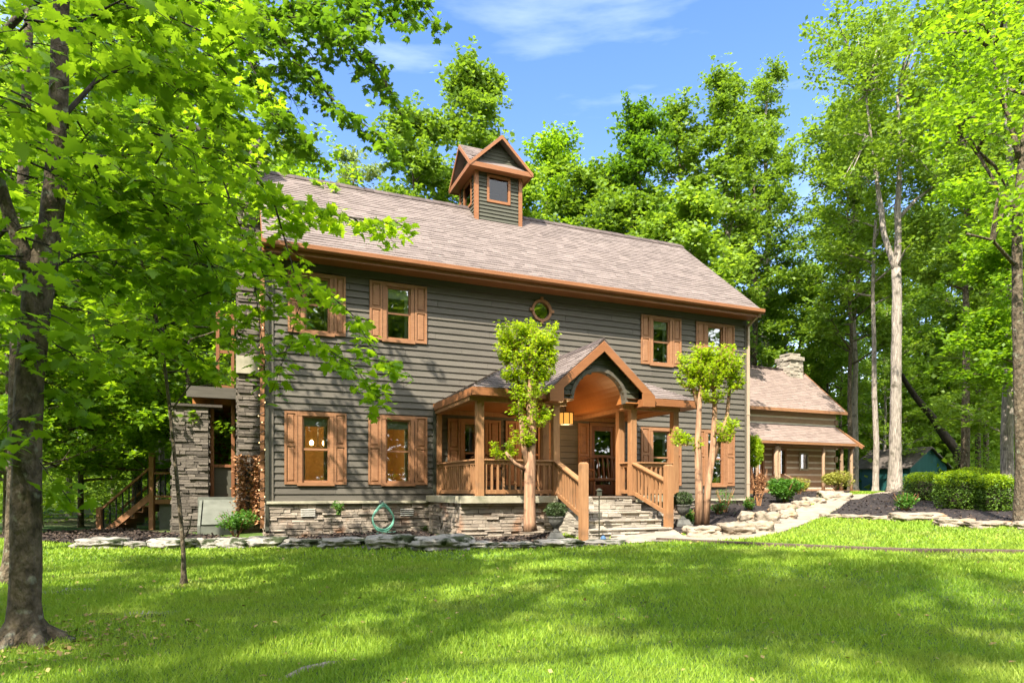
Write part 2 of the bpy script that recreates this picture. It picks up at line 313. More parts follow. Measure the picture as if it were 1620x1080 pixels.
pathc = P2([(1305, 817.5), (1278, 828), (1240, 842), (1205, 851), (1135, 858), (1010, 860.5), (925, 861)]) + P2([(925, 856)]) + [tuple(hw(5.4, 4.0)[:2]), tuple(hw(7.6, 3.8)[:2])] + P2([(1082, 849), (1150, 847), (1196, 841), (1222, 829), (1246, 815), (1268, 803), (1304, 792.5), (1348, 783), (1420, 778), (1440, 777.2), (1436, 778.6), (1385, 783), (1352, 792), (1330, 805)])
def ext_poly(p): xs = [q[0] for q in p]; ys = [q[1] for q in p]; return min(xs), max(xs), min(ys), max(ys)
for nm, pl, mm, dz, rg in (('mulch_bed', bedA, 'mulch', .035, .022), ('mulch_bed', bedB, 'mulch', .035, .022), ('mulch_bed', bedC, 'mulch', .045, .02), ('path', pathc, 'path', .028, .003)):
    x0, x1, y0, y1 = ext_poly(pl); fine = .07
    o = grid_sheet(nm, np.arange(x0, x1 + fine, fine), np.arange(y0, min(y1, 42) + fine, fine), dz, M[mm], keep=lambda x, y: inpoly(x, y, pl), rough=rg, seed=3, tint=True)
    tag(o, kind='structure')

# ------------------------------------------------------------------ foliage tools
def rot_rand(rs, n, updev, flat=True):
    """random orthonormal frames; z axis tilted updev (radians sd) from up"""
    az = rs.uniform(0, 2 * np.pi, n); tilt = np.abs(rs.normal(0, updev, n)); ta = rs.uniform(0, 2 * np.pi, n)
    nrm = np.stack([np.sin(tilt) * np.cos(ta), np.sin(tilt) * np.sin(ta), np.cos(tilt)], -1)
    d = np.stack([np.cos(az), np.sin(az), np.zeros(n)], -1)
    d = d - nrm * (d * nrm).sum(-1, keepdims=True); d /= np.linalg.norm(d, axis=-1, keepdims=True)
    return d, np.cross(nrm, d), nrm
QL = np.array([(0, 0, 0), (.45, .32, .06), (1, 0, -.06), (.5, -.32, .06)]); QF = np.array([[0, 1, 2, 3]])
_ml = [(0, 0), (-.14, .22), (.05, .26), (-.02, .50), (.20, .36), (.42, .66), (.43, .30), (.60, .36), (.66, .17), (.84, .17), (1.05, 0)]
_mo = _ml[1:] + [(x, -y) for x, y in _ml[1:-1][::-1]]
_ml = np.array([(.30, 0, .03)] + [(x, y, -.22 * (abs(y) ** 1.5) - .12 * max(x - .4, 0)) for x, y in _mo] + [(0, 0, 0)])
_n = len(_ml) - 1
MLF = np.array([[0, i, i + 1] for i in range(1, _n)] + [[0, _n, 1]])
TRI = np.array([(0, 0, 0), (.5, .34, .03), (1, 0, -.05), (.5, -.34, .03)])
def leaves(name, C, size, m, parent=None, seed=0, updev=.7, tmpl=QL, tf=QF, svar=.35, droop=0.0, tint=None):
    rs = np.random.RandomState(seed); n = len(C); d, b, nr = rot_rand(rs, n, updev)
    s = (size * (1 + rs.uniform(-svar, svar, n)))[:, None, None]
    if droop: d = d - np.array([0, 0, droop]); d /= np.linalg.norm(d, axis=-1, keepdims=True); b = np.cross(nr, d); b /= np.linalg.norm(b, axis=-1, keepdims=True)
    V = C[:, None, :] + s * (tmpl[None, :, 0:1] * d[:, None] + tmpl[None, :, 1:2] * b[:, None] + tmpl[None, :, 2:3] * nr[:, None])
    k = len(tmpl); F = (tf[None] + (np.arange(n) * k)[:, None, None]).reshape(-1, tf.shape[1])
    t = rs.rand(n) if tint is None else tint
    return mesh_np(name, V.reshape(-1, 3), F, [m] if not isinstance(m, list) else m, parent, tint=np.repeat(t, len(tf)))
def clumps(centers, radii, per, rs, shell=.0):
    out = []
    for c, r, n in zip(centers, radii, per):
        g = rs.normal(0, 1, (n, 3)); g /= np.linalg.norm(g, axis=1, keepdims=True); rr = rs.uniform(shell, 1, (n, 1)) ** (1 / 2.2)
        out.append(np.asarray(c) + g * rr * np.asarray(r))
    return np.concatenate(out)
def grow(seed, H, cb, Rc, r0, nl=16, leaf=.2, per=60, clr=.75, bark='bark', leafmat='leaf_mid', prof='oval', lean=0.0, up=.6, secs=5, name='tree', split=False):
    """a tapered trunk with limbs (one mesh) and a crown of leaf clumps (one mesh) under an empty"""
    rnd = random.Random(seed); rs = np.random.RandomState(seed); root = empty(name); mb = MB(); la = rnd.uniform(0, 6.28)
    n = 9; tp = []
    for i in range(n + 1):
        t = i / n; tp.append(Vector((lean * H * t * t * math.cos(la) + rnd.uniform(-1, 1) * .012 * H * t, lean * H * t * t * math.sin(la) + rnd.uniform(-1, 1) * .012 * H * t, H * .96 * t)))
    rad = [r0 * (1 - .88 * (i / n) ** .9) * (1.35 if i == 0 else 1) for i in range(n + 1)]
    tp.insert(1, tp[0].lerp(tp[1], .05)); rad.insert(1, r0 * 1.18); tp.insert(2, tp[0].lerp(tp[2], .14)); rad.insert(2, r0 * 1.0); rad[0] = r0 * 1.7; mb.tube(tp, rad, 10, wob=.06)
    def tpt(h):
        for i in range(len(tp) - 1):
            if tp[i].z <= h <= tp[i + 1].z: k = (h - tp[i].z) / (tp[i + 1].z - tp[i].z); return tp[i].lerp(tp[i + 1], k), rad[i] * (1 - k) + rad[i + 1] * k
        return tp[-1], rad[-1]
    cen = []; rr = []; pn = []
    def clump(p, s=1.0):
        r = clr * s * rnd.uniform(.6, 1.1); nn_ = per * s * s * rnd.uniform(.6, 1.3); cen.append(tuple(p)); rr.append((r * .8, r * .8, r * .5)); pn.append(int(nn_ * .45))
        for _ in range(4):
            a_ = rnd.uniform(0, 6.28); q_ = r * rnd.uniform(.6, 1.35); r2 = r * rnd.uniform(.22, .5); cen.append((p[0] + math.cos(a_) * q_, p[1] + math.sin(a_) * q_, p[2] + rnd.uniform(-.6, .7) * r)); rr.append((r2, r2, r2 * .7)); pn.append(max(4, int(nn_ * .15)))
    for k in range(nl):
        t = (k + rnd.random()) / nl; h = cb + (H * .95 - cb) * t; p0, r1 = tpt(h)
        if prof == 'oval': q = math.sin(math.pi * (.12 + .80 * t)) ** .6
        elif prof == 'cone': q = 1 - .75 * t
        elif prof == 'vase': q = .45 + .65 * t if t < .8 else .9 - (t - .8) * 1.5
        else: q = 1
        L = Rc * q * rnd.uniform(.72, 1.15); az = k * 2.4 + rnd.uniform(-.5, .5); el = up * (.5 + .9 * t) + rnd.uniform(-.15, .15)
        d = Vector((math.cos(az) * math.cos(el), math.sin(az) * math.cos(el), math.sin(el))); pts = [p0]; p = p0.copy(); nseg = 5
        for j in range(nseg):
            p = p + d * L / nseg; d = (d + Vector((rnd.uniform(-.22, .22), rnd.uniform(-.22, .22), rnd.uniform(-.12, .22)))).normalized(); pts.append(p.copy())
        rl = max(.02, min(r1 * .6, .035 * L + .01)); mb.tube(pts, [rl * (1 - .8 * j / nseg) for j in range(nseg + 1)], 6, cap=False)
        clump(pts[-1]); clump(pts[-2], .9)
        for j in range(secs):
            b = pts[rnd.randint(2, nseg)]; a2 = az + rnd.uniform(-1.5, 1.5); e2 = rnd.uniform(-.15, .8); l2 = L * rnd.uniform(.22, .45)
            d2 = Vector((math.cos(a2) * math.cos(e2), math.sin(a2) * math.cos(e2), math.sin(e2))); e = b + d2 * l2
            mb.tube([b, b.lerp(e, .5) + Vector((0, 0, .06 * l2)), e], [rl * .4, rl * .28, rl * .1], 4, cap=False); clump(e, .9); clump(b.lerp(e, .55), .6)
    clump(tp[-1], 1.1)
    mb.build('trunk', M[bark], root, smooth=True)
    C = clumps(cen, rr, pn, rs, .15)
    leaves('crown', C, leaf, M[leafmat], root, seed, updev=.85)
    return root
def blob(name, parent, c, r, n, size, m, seed=0, shell=.75, updev=1.0, core=None, power=2.0):
    rs = np.random.RandomState(seed); g = rs.normal(0, 1, (n, 3))
    g /= (np.abs(g) ** power).sum(1, keepdims=True) ** (1 / power)
    rr = rs.uniform(shell, 1.03, (n, 1)); ph = rs.uniform(0, 6, 3)
    lump = 1 + .05 * np.sin(g[:, :1] * 7 + ph[0]) * np.cos(g[:, 1:2] * 6 + ph[1]) + .04 * np.sin(g[:, 2:3] * 9 + ph[2])
    C = np.asarray(c) + g * rr * lump * np.asarray(r)
    return leaves(name, C, size, m, parent, seed, updev=updev)

# ================================================================== HOUSE (local x = along the front, -y = out of the front)
H = empty('house', hw(0, 0, 0), HP)
tag(H, 'large two storey grey clapboard house with brown shingle roof, cupola and gabled porch', 'house')
def frF(u, o, z): return (u, -o, z)
def clap(mb, fr, u0, u1, z0, z1, rev=.152, holes=(), lim=None, seg=3.4, th=.036, m=0):
    z = z0; k = 0
    while z < z1 - .01:
        zt = min(z + rev, z1); a, b = (u0, u1) if lim is None else lim((z + zt) / 2)
        if b > a:
            spans = [(a, b)]
            for h0, h1, hz0, hz1 in holes:
                if zt > hz0 + .01 and z < hz1 - .01:
                    ns = []
                    for x, y in spans:
                        if h1 <= x or h0 >= y: ns.append((x, y))
                        else:
                            if h0 > x: ns.append((x, h0))
                            if h1 < y: ns.append((h1, y))
                    spans = ns
            for x, y in spans:
                c = x; off = (k * 1.37) % seg
                while c < y - 1e-4:
                    e = min(y, (math.floor((c - off) / seg + 1.0001)) * seg + off)
                    if y - e < .4: e = y
                    ws = random.uniform(-.001, .001)
                    mb.hexa([fr(c + .0025, 0, z), fr(e - .0025, 0, z), fr(e - .0025, th + ws, z), fr(c + .0025, th + ws, z), fr(c + .0025, 0, zt), fr(e - .0025, 0, zt), fr(e - .0025, .006, zt), fr(c + .0025, .006, zt)], m)
                    c = e
        z = zt; k += 1
def ledge(mb, fr, u0, u1, z0, z1, hmin=.04, hmax=.095, wmin=.12, wmax=.5, pr=.05, m=0, mm=1, thick=.08, zf=None):
    z = z0
    while z < z1 - .015:
        h = random.uniform(hmin, hmax)
        if z1 - (z + h) < hmin: h = z1 - z
        u = u0
        while u < u1 - .005:
            w = random.uniform(wmin, wmax) * (1.2 if h < .06 else .8)
            if u1 - (u + w) < wmin: w = u1 - u
            o = random.uniform(.0, pr); g = .004; j = lambda: random.uniform(-.008, .008)
            mb.hexa([fr(u + g, -thick, z + g), fr(u + w - g, -thick, z + g), fr(u + w - g + j() * .3, o + j(), z + g), fr(u + g, o + j(), z + g),
                     fr(u + g, -thick, z + h - g), fr(u + w - g, -thick, z + h - g), fr(u + w - g, o + j() - .005, z + h - g), fr(u + g, o + j() - .005, z + h - g)], m)
            u += w
        z += h
    mb.hexa([fr(u0 + .01, -thick, z0), fr(u1 - .01, -thick, z0), fr(u1 - .01, -.02, z0), fr(u0 + .01, -.02, z0), fr(u0 + .01, -thick, z1), fr(u1 - .01, -thick, z1), fr(u1 - .01, -.02, z1), fr(u0 + .01, -.02, z1)], mm)
def shingles(mb, p00, pu, pv, nu, nv, exp=.145, lim=None, th=.014, skip=None, m=0):
    """p00 eave corner, unit pu along the eave, unit pv up the slope"""
    p00 = Vector(p00); pu = Vector(pu).normalized(); pv = Vector(pv).normalized(); n = pu.cross(pv).normalized()
    if n.z < 0: n = -n
    nc = int(round(nv / exp)); ex = nv / nc
    for k in range(nc):
        v0 = k * ex; v1 = v0 + ex + .01; a, b = (0, nu) if lim is None else lim(v0 + ex / 2)
        if b <= a: continue
        u = a - random.uniform(0, .2)
        while u < b:
            w = random.choice((.16, .2, .26, .33, .45)) * random.uniform(.9, 1.1); x0 = max(u, a); x1 = min(u + w, b); u += w
            if x1 - x0 < .02: continue
            if skip and skip(p00 + pu * (x0 + x1) / 2 + pv * (v0 + ex / 2)): continue
            t = th * random.choice((.7, 1, 1.25)); q = lambda uu, vv, nn: p00 + pu * uu + pv * vv + n * nn
            mb.hexa([q(x0, v0, -.008), q(x1, v0, -.008), q(x1, v1, -.008), q(x0, v1, -.008), q(x0, v0, t), q(x1, v0, t), q(x1, v1, .002), q(x0, v1, .002)], m)

WIN = []  # holes in the front wall
def window(x0, x1, z0, z1, fr=frF, parent=H, shade=.16, mr=True, trim='cedar', name='window', curt=True, cw=.085):
    """x0..x1 and z0..z1 are the outer casing"""
    mb = MB(); B = lambda a, b, o0, o1, c, d, m=0: mb.hexa([fr(a, o0, c), fr(b, o0, c), fr(b, o1, c), fr(a, o1, c), fr(a, o0, d), fr(b, o0, d), fr(b, o1, d), fr(a, o1, d)], m)
    B(x0, x0 + cw, -.08, .05, z0, z1); B(x1 - cw, x1, -.08, .05, z0, z1); B(x0 - .01, x1 + .01, -.081, .056, z1 - cw, z1 + .005); B(x0 - .02, x1 + .02, -.081, .075, z0 - .03, z0 + .04)
    w = mb.build(name, M[trim], parent)
    a, b, c, d = x0 + cw, x1 - cw, z0 + .04, z1 - cw; s = .038; mid = (c + d) / 2
    mb = MB(); B = lambda a, b, o0, o1, c, d, m=0: mb.hexa([fr(a, o0, c), fr(b, o0, c), fr(b, o1, c), fr(a, o1, c), fr(a, o0, d), fr(b, o0, d), fr(b, o1, d), fr(a, o1, d)], m)
    B(a, a + s, -.05, .012, c, d); B(b - s, b, -.05, .012, c, d); B(a + s, b - s, -.05, .010, c, c + s * 1.3); B(a + s, b - s, -.05, .010, d - s, d)
    if mr: B(a + s, b - s, -.05, .016, mid - .022, mid + .022)
    mb.build('sash', M['cedar'], w)
    mb = MB(); mb.add([fr(a + s, -.02, c + s), fr(b - s, -.02, c + s), fr(b - s, -.02, d - s), fr(a + s, -.02, d - s)], [(0, 1, 2, 3)]); mb.build('pane', M['glass'], w)
    if shade:
        mb = MB(); B = lambda a, b, o0, o1, c, d, m=0: mb.hexa([fr(a, o0, c), fr(b, o0, c), fr(b, o1, c), fr(a, o1, c), fr(a, o0, d), fr(b, o0, d), fr(b, o1, d), fr(a, o1, d)], m)
        B(a + .03, b - .03, -.10, -.085, d - (d - c) * shade, d - .01); mb.build('roller_shade', M['curtain'], w)
    if curt:
        mb = MB(); n = 8
        for side in (0, 1):
            uu = a + .02 if side == 0 else b - .02; sg = 1 if side == 0 else -1; wd = (b - a) * (.10 if side == 0 else .15)
            pts = [(uu + sg * wd * i / n, -.13 + .025 * math.sin(i * 2.2)) for i in range(n + 1)]
            for i in range(n):
                (u0, o0), (u1, o1) = pts[i], pts[i + 1]; mb.add([fr(u0, o0, c), fr(u1, o1, c), fr(u1, o1, d), fr(u0, o0, d)], [(0, 1, 2, 3)])
        mb.build('curtain', M['curtain'], w)
    return w
def shutter(x0, x1, z0, z1, fr=frF, parent=H):
    mb = MB(); B = lambda a, b, o0, o1, c, d: mb.hexa([fr(a, o0, c), fr(b, o0, c), fr(b, o1, c), fr(a, o1, c), fr(a, o0, d), fr(b, o0, d), fr(b, o1, d), fr(a, o1, d)])
    s = .045; mid = z0 + (z1 - z0) * .54
    B(x0, x0 + s, .026, .060, z0, z1); B(x1 - s, x1, .026, .060, z0, z1)
    for a, b in ((z0, z0 + s * 1.2), (mid - s * .6, mid + s * .6), (z1 - s, z1)): B(x0 + s, x1 - s, .026, .058, a, b)
    for a, b in ((z0 + s * 1.2, mid - s * .6), (mid + s * .6, z1 - s)):
        B(x0 + s, x1 - s, .026, .036, a, b)
        g = .022; i0, i1, i2, i3 = x0 + s + g, x1 - s - g, a + g, b - g; k = .018
        mb.hexa([fr(i0, .036, i2), fr(i1, .036, i2), fr(i1, .036, i3), fr(i0, .036, i3), fr(i0 + k, .052, i2 + k), fr(i1 - k, .052, i2 + k), fr(i1 - k, .052, i3 - k), fr(i0 + k, .052, i3 - k)])
    return mb.build('shutter', M['cedar'], parent)
WL = [(.57, 1.32, 1.29, 2.87), (2.39, 3.14, 1.29, 2.87), (9.68, 10.40, 1.29, 2.87), (11.54, 12.26, 1.29, 2.87),
      (.62, 1.32, 4.58, 5.91), (2.41, 3.14, 4.58, 5.91), (9.68, 10.40, 4.58, 5.91), (11.54, 12.24, 4.58, 5.91), (4.27, 4.98, 1.29, 2.87), (5.75, 6.46, 1.29, 2.87)]
SH = [.29, .32, .31, .33, .27, .31, .31, .34, .33, .33]
DOOR = (7.80, 8.62, 1.06, 2.92)
holes = [(a + .03, b - .03, c + .01, d - .03) for a, b, c, d in WL] + [(DOOR[0] + .02, DOOR[1] - .02, DOOR[2] - .3, DOOR[3] - .02)]
RWX, RWZ, RWR = 6.42, 5.69, .28
holes.append((RWX - .2, RWX + .2, RWZ - .2, RWZ + .2))
EAVZ, RDZ, RDD = 6.30, 9.40, 3.15; SL = (RDZ - 6.33) / 3.65
mb = MB(); clap(mb, frF, .0, 13.04, .93, 6.12, holes=holes); front = mb.build('front_siding', M['siding'], H)
mb = MB()
for z0, z1, hs in ((.0, 3.55, holes), (3.55, 6.25, holes)):   # sheathing behind the boards, open at the windows
    xs = sorted({.02, 13.02} | {v for h in hs if h[3] > z0 and h[2] < z1 for v in (h[0], h[1])})
    for a, b in zip(xs[:-1], xs[1:]):
        mid = (a + b) / 2; hh = [h for h in hs if h[0] < mid < h[1] and h[3] > z0 and h[2] < z1]
        cur = z0
        for h in sorted(hh, key=lambda h: h[2]):
            if h[2] > cur: mb.box(a, b, .002, .14, cur, h[2])
            cur = h[3]
        if cur < z1: mb.box(a, b, .002, .14, cur, z1)
mb.build('front_sheathing', M['siding_dark'], H)
# other walls
frL = lambda u, o, z: (-o, u, z)
mb = MB(); clap(mb, frL, .02, 6.28, .93, 9.3, lim=lambda z: (.02, 6.28) if z < 6.2 else (max(.02, (z - 6.0) / SL), min(6.28, 6.3 - (z - 6.0) / SL)))
frR = lambda u, o, z: (13.04 + o, 6.3 - u, z)
clap(mb, frR, .02, 6.28, .6, 9.3, lim=lambda z: (.02, 6.28) if z < 6.2 else (max(.02, (z - 6.0) / SL), min(6.28, 6.3 - (z - 6.0) / SL)))
frB = lambda u, o, z: (13.04 - u, 6.3 + o, z)
clap(mb, frB, 0, 13.04, .6, 6.2)
mb.box(.01, .12, .15, 6.2, 0, 6.2); mb.box(12.92, 13.03, .15, 6.2, 0, 6.2); mb.box(.01, 13.03, 6.2, 6.295, 0, 6.2)
for x in (.01, 12.92): mb.ext([(x, .1, 6.2), (x, 6.2, 6.2), (x, 3.15, 6.2 + 3.05 * SL)], (.1, 0, 0))
mb.build('side_walls', M['siding'], H)
mb = MB()
for (a, b, c, d, e, f_) in ((.12, 12.92, .15, 6.2, .95, 1.0), (.12, 12.92, .15, 6.2, 3.9, 4.0), (.12, 12.92, .15, 6.2, 6.15, 6.2)): mb.box(a, b, c, d, e, f_, 1)
for x in (3.5, 5.3, 7.3, 9.0, 10.95): mb.box(x, x + .06, .15, 4.4, 1.0, 6.15)
mb.box(.12, 12.92, 3.9, 4.0, 1.0, 6.15)
mb.build('interior', [M['room'], M['roomfloor']], H)
# window, shutter, round window, door
for (a, b, c, d), sw in zip(WL, SH):
    window(a, b, c, d, shade=.20 if c > 4 else .15); shutter(a - sw + .01, a - .012, c + .0, d + .0); shutter(b + .012, b + sw - .01, c, d)
mb = MB(); n = 28
for i in range(n):
    a0, a1 = 2 * math.pi * i / n, 2 * math.pi * (i + 1) / n
    q = lambda a, r, o: (RWX + r * math.cos(a), -o, RWZ + r * math.sin(a))
    mb.hexa([q(a0, RWR, .0), q(a1, RWR, .0), q(a1, RWR, .06), q(a0, RWR, .06), q(a0, RWR - .07, -.1), q(a1, RWR - .07, -.1), q(a1, RWR - .07, .045), q(a0, RWR - .07, .045)])
for k in range(4):
    a = k * math.pi / 2; c0 = Vector((RWX + math.cos(a) * (RWR + .005), -.035, RWZ + math.sin(a) * (RWR + .005))); mb.bar(c0 - Vector((math.cos(a), 0, math.sin(a))) * .05, c0 + Vector((math.cos(a), 0, math.sin(a))) * .05, .07, .07, up=(0, 1, 0))
rw = mb.build('round_window', M['cedar'], H)
mb = MB(); mb.add([(RWX + .22 * math.cos(2 * math.pi * i / 24), .02, RWZ + .22 * math.sin(2 * math.pi * i / 24)) for i in range(24)], [tuple(range(24))]); mb.build('pane', M['glass'], rw)
a, b, c, d = DOOR; mb = MB()
mb.box(a, a + .07, -.05, .08, c, d); mb.box(b - .07, b, -.05, .08, c, d); mb.box(a, b, -.055, .081, d - .08, d + .01); dr = mb.build('door', M['cedar'], H)
mb = MB(); mb.box(a + .07, a + .16, -.012, .03, c, d - .08); mb.box(b - .16, b - .07, -.012, .03, c, d - .08); mb.box(a + .16, b - .16, -.01, .03, d - .2, d - .08); mb.box(a + .16, b - .16, -.01, .03, c, c + .25); mb.box(a + .16, b - .16, -.008, .02, c + .98, c + 1.03); mb.build('door_leaf', M['door'], dr)
mb = MB(); mb.add([(a + .16, .01, c + .25), (b - .16, .01, c + .25), (b - .16, .01, d - .2), (a + .16, .01, d - .2)], [(0, 1, 2, 3)]); mb.build('pane', M['glass'], dr)
mb = MB(); mb.tube([(b - .12, -.02, c + .95), (b - .12, -.07, c + .95), (b - .2, -.07, c + .95)], .011, 8); mb.build('handle', M['black'], dr)
shutter(7.46, 7.77, 1.10, 2.90)
# roof
mb = MB(); slen = math.hypot(3.65, 3.65 * SL)
x0, x1 = -.16, 13.14
shingles(mb, (x0, -.5, 6.33), (1, 0, 0), (0, 1, SL), x1 - x0, slen)
mb.hexa([(x0, -.5, 6.24), (x1, -.5, 6.24), (x1, 3.15, 9.31), (x0, 3.15, 9.31), (x0, -.5, 6.318), (x1, -.5, 6.318), (x1, 3.15, 9.388), (x0, 3.15, 9.388)], 0, .3)
mb.hexa([(x0, 3.15, 9.31), (x1, 3.15, 9.31), (x1, 6.8, 6.24), (x0, 6.8, 6.24), (x0, 3.15, 9.40), (x1, 3.15, 9.40), (x1, 6.8, 6.33), (x0, 6.8, 6.33)], 0, .3)
roof = mb.build('roof', M['shingle'], H)
mb = MB(); x = x0
while x < x1 - .05:
    e = min(x + random.uniform(.2, .24), x1); t = random.uniform(.0, .014)
    mb.hexa([(x, 3.00, 9.30), (e + .03, 3.00, 9.30), (e + .03, 3.15, 9.42), (x, 3.15, 9.42), (x, 3.00, 9.325 + t), (e + .03, 3.0, 9.315 + t), (e + .03, 3.15, 9.45 + t), (x, 3.15, 9.46 + t)])
    mb.hexa([(x, 3.15, 9.42), (e + .03, 3.15, 9.42), (e + .03, 3.30, 9.30), (x, 3.30, 9.30), (x, 3.15, 9.46 + t), (e + .03, 3.15, 9.45 + t), (e + .03, 3.30, 9.33), (x, 3.30, 9.33)]); x = e
mb.build('ridge_cap', M['ridge'], roof)
mb = MB()
gp = [(-.505, 6.30), (-.505, 6.22), (-.53, 6.185), (-.60, 6.185), (-.635, 6.22), (-.635, 6.31), (-.62, 6.31), (-.62, 6.225), (-.595, 6.20), (-.535, 6.20), (-.52, 6.225), (-.52, 6.30)]
mb.ext([(x0 - .02, a, b) for a, b in gp], (x1 - x0 + .04, 0, 0)); mb.build('gutter', M['cedar2'], H)
mb = MB(); mb.box(x0, x1, -.50, -.475, 6.10, 6.24); mb.box(x0, x1, -.475, .0, 6.12, 6.14)
for xx in (x0 - .012, x1 - .012): mb.ext([(xx, -.48, 6.12), (xx, -.48, 6.235), (xx, 3.15, 9.30), (xx, 6.7, 6.31), (xx, 6.7, 6.2), (xx, 3.15, 9.18)], (.024, 0, 0))
mb.build('fascia', M['cedar2'], H)
mb = MB(); mb.box(0.0, 13.04, -.035, .0, 5.98, 6.12); mb.build('frieze_board', M['siding_dark'], H)
for xa in (-.02, 12.97): MB().box(xa, xa + .09, -.05, .0, .93, 6.0).build('corner_board', M['siding'], H)
def pipe(x, z0, z1, m, name='downspout', y=-.075, top=True):
    mb = MB(); mb.box(x - .035, x + .035, y - .03, y + .03, z0 + .1, z1)
    if top: mb.bar((x, y, z1), (x, -.54, 6.2), .07, .06)
    mb.bar((x, y, z0 + .12), (x, y - .16, z0 + .03), .07, .06)
    for z in (z0 + .6, (z0 + z1) / 2, z1 - .4): mb.box(x - .045, x + .045, y - .038, y + .045, z, z + .03)
    mb.build(name, m, H, bevel=.006)
pipe(-.06, .25, 5.95, M['green_pipe']); pipe(3.62, .25, 3.1, M['green_pipe'], top=False); pipe(13.06, .75, 5.95, M['tan_pipe'])
# foundation
mb = MB(); ledge(mb, lambda u, o, z: (u, -o - .05, z), -.02, 3.52, .0, .86); ledge(mb, lambda u, o, z: (-o - .05, u, z), -.0, 3.0, .0, .86)
fd = mb.build('foundation', [M['stone'], M['mortar']], H)
mb = MB(); mb.box(-.07, 3.60, -.14, 0, .865, .925); mb.build('ledge_cap', M['cap'], fd, bevel=.01)
mb = MB(); ledge(mb, lambda u, o, z: (u, -o - .05, z), 9.1, 13.04, .3, .86); fd2 = mb.build('foundation', [M['stone'], M['mortar']], H)
mb = MB(); mb.box(9.1, 13.06, -.14, 0, .865, .925); mb.build('ledge_cap', M['cap'], fd2, bevel=.01)
mb = MB()
for i in range(4): mb.box(.62, .92, -.12, -.08, .60 + i * .045, .62 + i * .045); mb.box(2.80, 3.10, -.12, -.08, .58 + i * .045, .60 + i * .045)
mb.build('vent', M['pvc'], fd)
mb = MB()
for i in range(8):
    mb.box(3.66, 3.86, -.12, .0, .12 + i * .085, .195 + i * .085)
mb.build('brick_pier', M['brick'], fd)

# ---- porch
PX0, PX1, PD = 3.62, 9.10, 2.8
mb = MB(); mb.box(3.70, 8.85, -2.62, .0, .93, 1.03); deck = mb.build('porch_deck', M['timber'], H)
for i in range(18): pass
mb = MB(); mb.box(3.40, 5.55, -2.66, -2.42, .90, 1.045); mb.box(3.40, 3.64, -2.42, -.1, .90, 1.044); mb.box(7.50, 8.86, -2.66, -2.42, .90, 1.045); mb.box(8.64, 8.87, -2.42, -.1, .90, 1.044)
mb.build('porch_cap', M['cap'], H, bevel=.008)
mb = MB(); ledge(mb, lambda u, o, z: (u, -o - 2.50, z), 3.45, 5.50, .1, .895); ledge(mb, lambda u, o, z: (3.50 - o, -u, z), .1, 2.5, .1, .895)
mb.build('porch_base', [M['stone'], M['mortar']], H)
mb = MB(); ledge(mb, lambda u, o, z: (u, -o - 2.50, z), 7.5, 8.82, .2, .895); ledge(mb, lambda u, o, z: (8.76 + o, -u, z), .1, 2.5, .3, .895)
mb.build('porch_base', [M['stone'], M['mortar']], H)
def post(x, d, z0, z1, w=.15, name='porch_post', top=None):
    mb = MB(); mb.box(x - w / 2, x + w / 2, -d - w / 2, -d + w / 2, z0, z1)
    return mb.build(name, M['postwood'], H, bevel=.008)
for x, d in ((3.86, 2.5), (5.56, 2.5), (7.48, 2.5), (8.62, 2.5), (5.56, 2.0), (7.48, 2.0)): post(x, d, 1.045, 2.98)
for x in (3.72, 8.76): post(x, .08, 1.045, 2.98, .12)
def newel(x, d, z0, z1):
    mb = MB(); w = .074; mb.box(x - w, x + w, -d - w, -d + w, z0, z1 - .03)
    mb.hexa([(x - w, -d - w, z1 - .03), (x + w, -d - w, z1 - .03), (x + w, -d + w, z1 - .03), (x - w, -d + w, z1 - .03), (x - w + .025, -d - w + .025, z1), (x + w - .025, -d - w + .025, z1), (x + w - .025, -d + w - .025, z1), (x - w + .025, -d + w - .025, z1)])
    mb.build('newel_post', M['postwood'], H, bevel=.006)
newel(5.52, 3.8, .15, 1.70); newel(7.50, 3.8, .25, 1.69)
def railing(a, b, zt=1.78, zb=1.13, zt2=None, zb2=None, sp=.125):
    """a,b = (s,d)"""
    zt2 = zt if zt2 is None else zt2; zb2 = zb if zb2 is None else zb2
    A = lambda t, z: Vector((a[0] + (b[0] - a[0]) * t, -(a[1] + (b[1] - a[1]) * t), z))
    mb = MB(); mb.bar(A(0, zt), A(1, zt2), .135, .035); mb.bar(A(0, zt - .055), A(1, zt2 - .055), .045, .075); mb.bar(A(0, zb), A(1, zb2), .05, .085)
    r = mb.build('railing', M['postwood'], H, bevel=.004); L = math.hypot(b[0] - a[0], b[1] - a[1]); n = max(2, int(L / sp))
    for i in range(n):
        t = (i + .5) / n; q0 = zb + (zb2 - zb) * t; q1 = zt + (zt2 - zt) * t; p = A(t, 0)
        MB().box(p.x - .019, p.x + .019, p.y - .019, p.y + .019, q0 + .03, q1 - .08).build('baluster', M['postwood'], r)
railing((3.93, 2.5), (5.49, 2.5)); railing((3.72, .14), (3.84, 2.43)); railing((5.56, 2.07), (5.56, 2.43)); railing((7.48, 2.07), (7.48, 2.43)); railing((7.55, 2.5), (8.55, 2.5)); railing((8.65, 2.43), (8.76, .14))
railing((5.56, 2.57), (5.52, 3.72), 1.76, 1.10, 1.33, .66); railing((7.48, 2.57), (7.50, 3.72), 1.76, 1.10, 1.36, .70)
